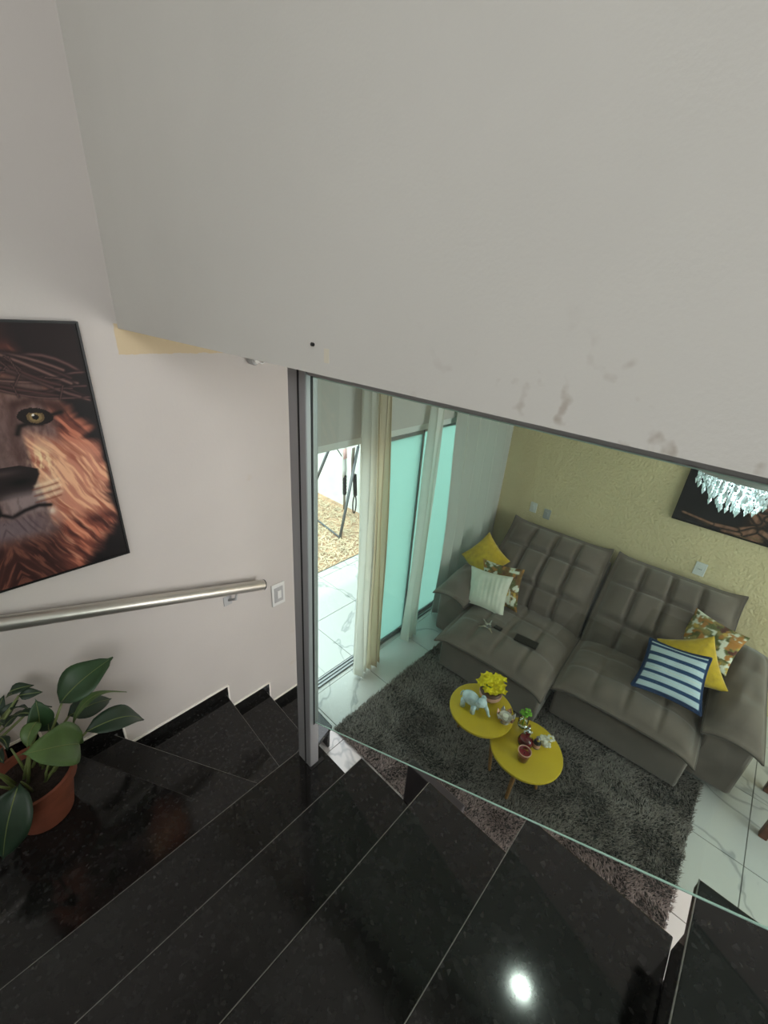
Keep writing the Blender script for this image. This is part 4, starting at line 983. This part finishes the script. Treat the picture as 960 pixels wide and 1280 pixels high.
leaf(p1, (-.043, 1.66, 1.40), (-.022, 1.68, 1.52), .105, 'leaf', .015, .3, root=sc(-.03, .02), up=FA)
leaf(p1, (-.018, 1.72, 1.30), (.005, 1.74, 1.385), .085, 'leaf_dark', .015, -.3, root=sc(.0, .05), up=FA)
leaf(p1, (-.041, 1.60, 1.485), (-.09, 1.55, 1.435), .07, 'leaf_light', .02, .4, root=sc(-.02, -.01), up=FA)
leaf(p1, (-.147, 1.47, 1.366), (-.250, 1.42, 1.138), .17, 'leaf_dark', .03, .2, root=sc(-.05, -.05), heart=.8, up=FA)
leaf(p1, (-.20, 1.60, 1.36), (-.33, 1.55, 1.40), .12, 'leaf', .05, .3, root=sc(-.05, 0), heart=.8)
for k in range(7):
    a = k * .9; r0 = Vector(sc(.05 * math.cos(a), .05 * math.sin(a))); build('stem', MB().tube([r0, r0 + Vector((.02 * math.cos(a), .02 * math.sin(a) - .01, .08)), r0 + Vector((.05 * math.cos(a), .04 * math.sin(a) - .02, .15))], [.006, .005, .003], 7), 'stem', p1, smooth=True)
p2 = thing('potted_plant', 'small-leaved dark green plant in a pot at the left picture edge', 'potted plant', (-.30, 1.84, 1.0))
pot(p2, (-.30, 1.84, 1.0), .13, .20)
for k in range(26):
    a = k * 2.399; rr = .05 + .085 * random.random(); hgt = 1.26 + .22 * random.random(); b = Vector((-.185 + rr * math.cos(a), 1.82 + rr * .6 * math.sin(a), hgt)); d = Vector((math.cos(a), .6 * math.sin(a) - .3, random.uniform(-.5, .4))).normalized()
    leaf(p2, b, b + d * .075, .05, 'leaf_dark', .01, random.uniform(-.8, .8), root=(-.30 + .03 * math.cos(a), 1.84 + .03 * math.sin(a), 1.17) if k % 3 == 0 else None, nl=8, nw=5)

# ------------------------------------------------------------------ yard swing frame
sf = thing('swing_frame', 'grey metal a-frame swing standing on the straw in the yard', 'swing frame', (3.8, 4.3, -.03))
tops = (Vector((3.747, 4.35, 1.30)), Vector((4.20, 4.30, 1.30)))
f1, f2 = Vector((3.66, 4.95, -.03)), Vector((3.50, 3.90, -.03))
def pole(name, a, b, r=.021): build(name, MB().tube([a, b], r, 10), 'swing_metal', sf, smooth=True)
pole('leg', tops[0], f1); pole('leg', (4.16, 4.28, 1.12), f2); pole('foot_bar', f1 + Vector((0, 0, .03)), f2 + Vector((0, 0, .03)), .013)
pole('crossbar', tops[0] - Vector((.02, 0, .02)), tops[1] - Vector((0, 0, .12)), .012)
pole('upright', (3.87, 4.34, 1.20), (3.85, 4.34, 1.75), .009); pole('upright', (4.19, 4.30, 1.1), (4.20, 4.30, 1.75), .010)
pole('brace', tops[0] - Vector((0, 0, .08)), (3.90, 4.34, 1.0), .008)
h1 = thing('hanging_strap', 'pink and white cloth strap with black chain hanging from the swing frame', 'strap', (3.93, 4.32, .3))
def strip(y, pts, w): 
    m = MB(); F = []
    for x, z in pts: F.append([(x - w, y, z), (x - w * .3, y - .012, z), (x + w * .3, y + .012, z), (x + w, y, z)])
    return m.grid(F)
build('cloth', strip(4.32, [(3.92, 1.18), (3.925, 1.05), (3.93, .95), (3.94, .80), (3.94, .68)], .045), 'cloth_white', h1, solid=.006, smooth=True)
build('pink_patch', strip(4.305, [(3.925, 1.12), (3.93, 1.05), (3.935, .97)], .035), 'strap_pink', h1, solid=.006, smooth=True)
ch_ = build('chain', MB().tube([(3.945, 4.32, .70), (3.955, 4.32, .40)], .028, 8), 'strap_black', h1)
for k in range(6): build('link', MB().ball((3.947 + .0015 * k, 4.32, .68 - .05 * k), .034, 8, (1, 1, .5)), 'strap_black', ch_)
build('handle', MB().tube([(3.95, 4.32, .40), (3.955, 4.32, .15)], .018, 8), 'strap_grey', h1, smooth=True)
SX = -.07
h2 = thing('hanging_strap', 'grey looped strap hanging by the right leg of the swing frame', 'strap', (4.17, 4.28, .1))
build('strap', strip(4.27, [(4.13 + SX, 1.12), (4.12 + SX, .95), (4.13 + SX, .75), (4.14 + SX, .60)], .03), 'strap_grey', h2, solid=.008, smooth=True)
build('chain', MB().tube([(4.17 + SX, 4.27, .70), (4.20 + SX, 4.27, .35)], .03, 8), 'strap_black', h2)
build('loop', MB().tube([(4.19 + SX + .035 * math.cos(a), 4.27, .20 + .15 * math.sin(a)) for a in np.linspace(0, 2 * math.pi, 21)], .010, 8, cap=False), 'strap_black', h2, smooth=True)

# real sizes of the small table ornaments
for o in bpy.data.objects:
    if o.parent is None and o.type == 'EMPTY':
        k = {'flower_pot': 1.5, 'elephant_figurine': 1.4, 'candle_holder': 1.35, 'glass_vase': 1.3, 'glass_bottle': 1.15, 'charm_bottle': 1.2, 'diffuser_cap': 1.2, 'candle_glass': 1.3, 'white_flower_ornament': 1.4}.get(o.name)
        if k: o.scale = (k, k, k)
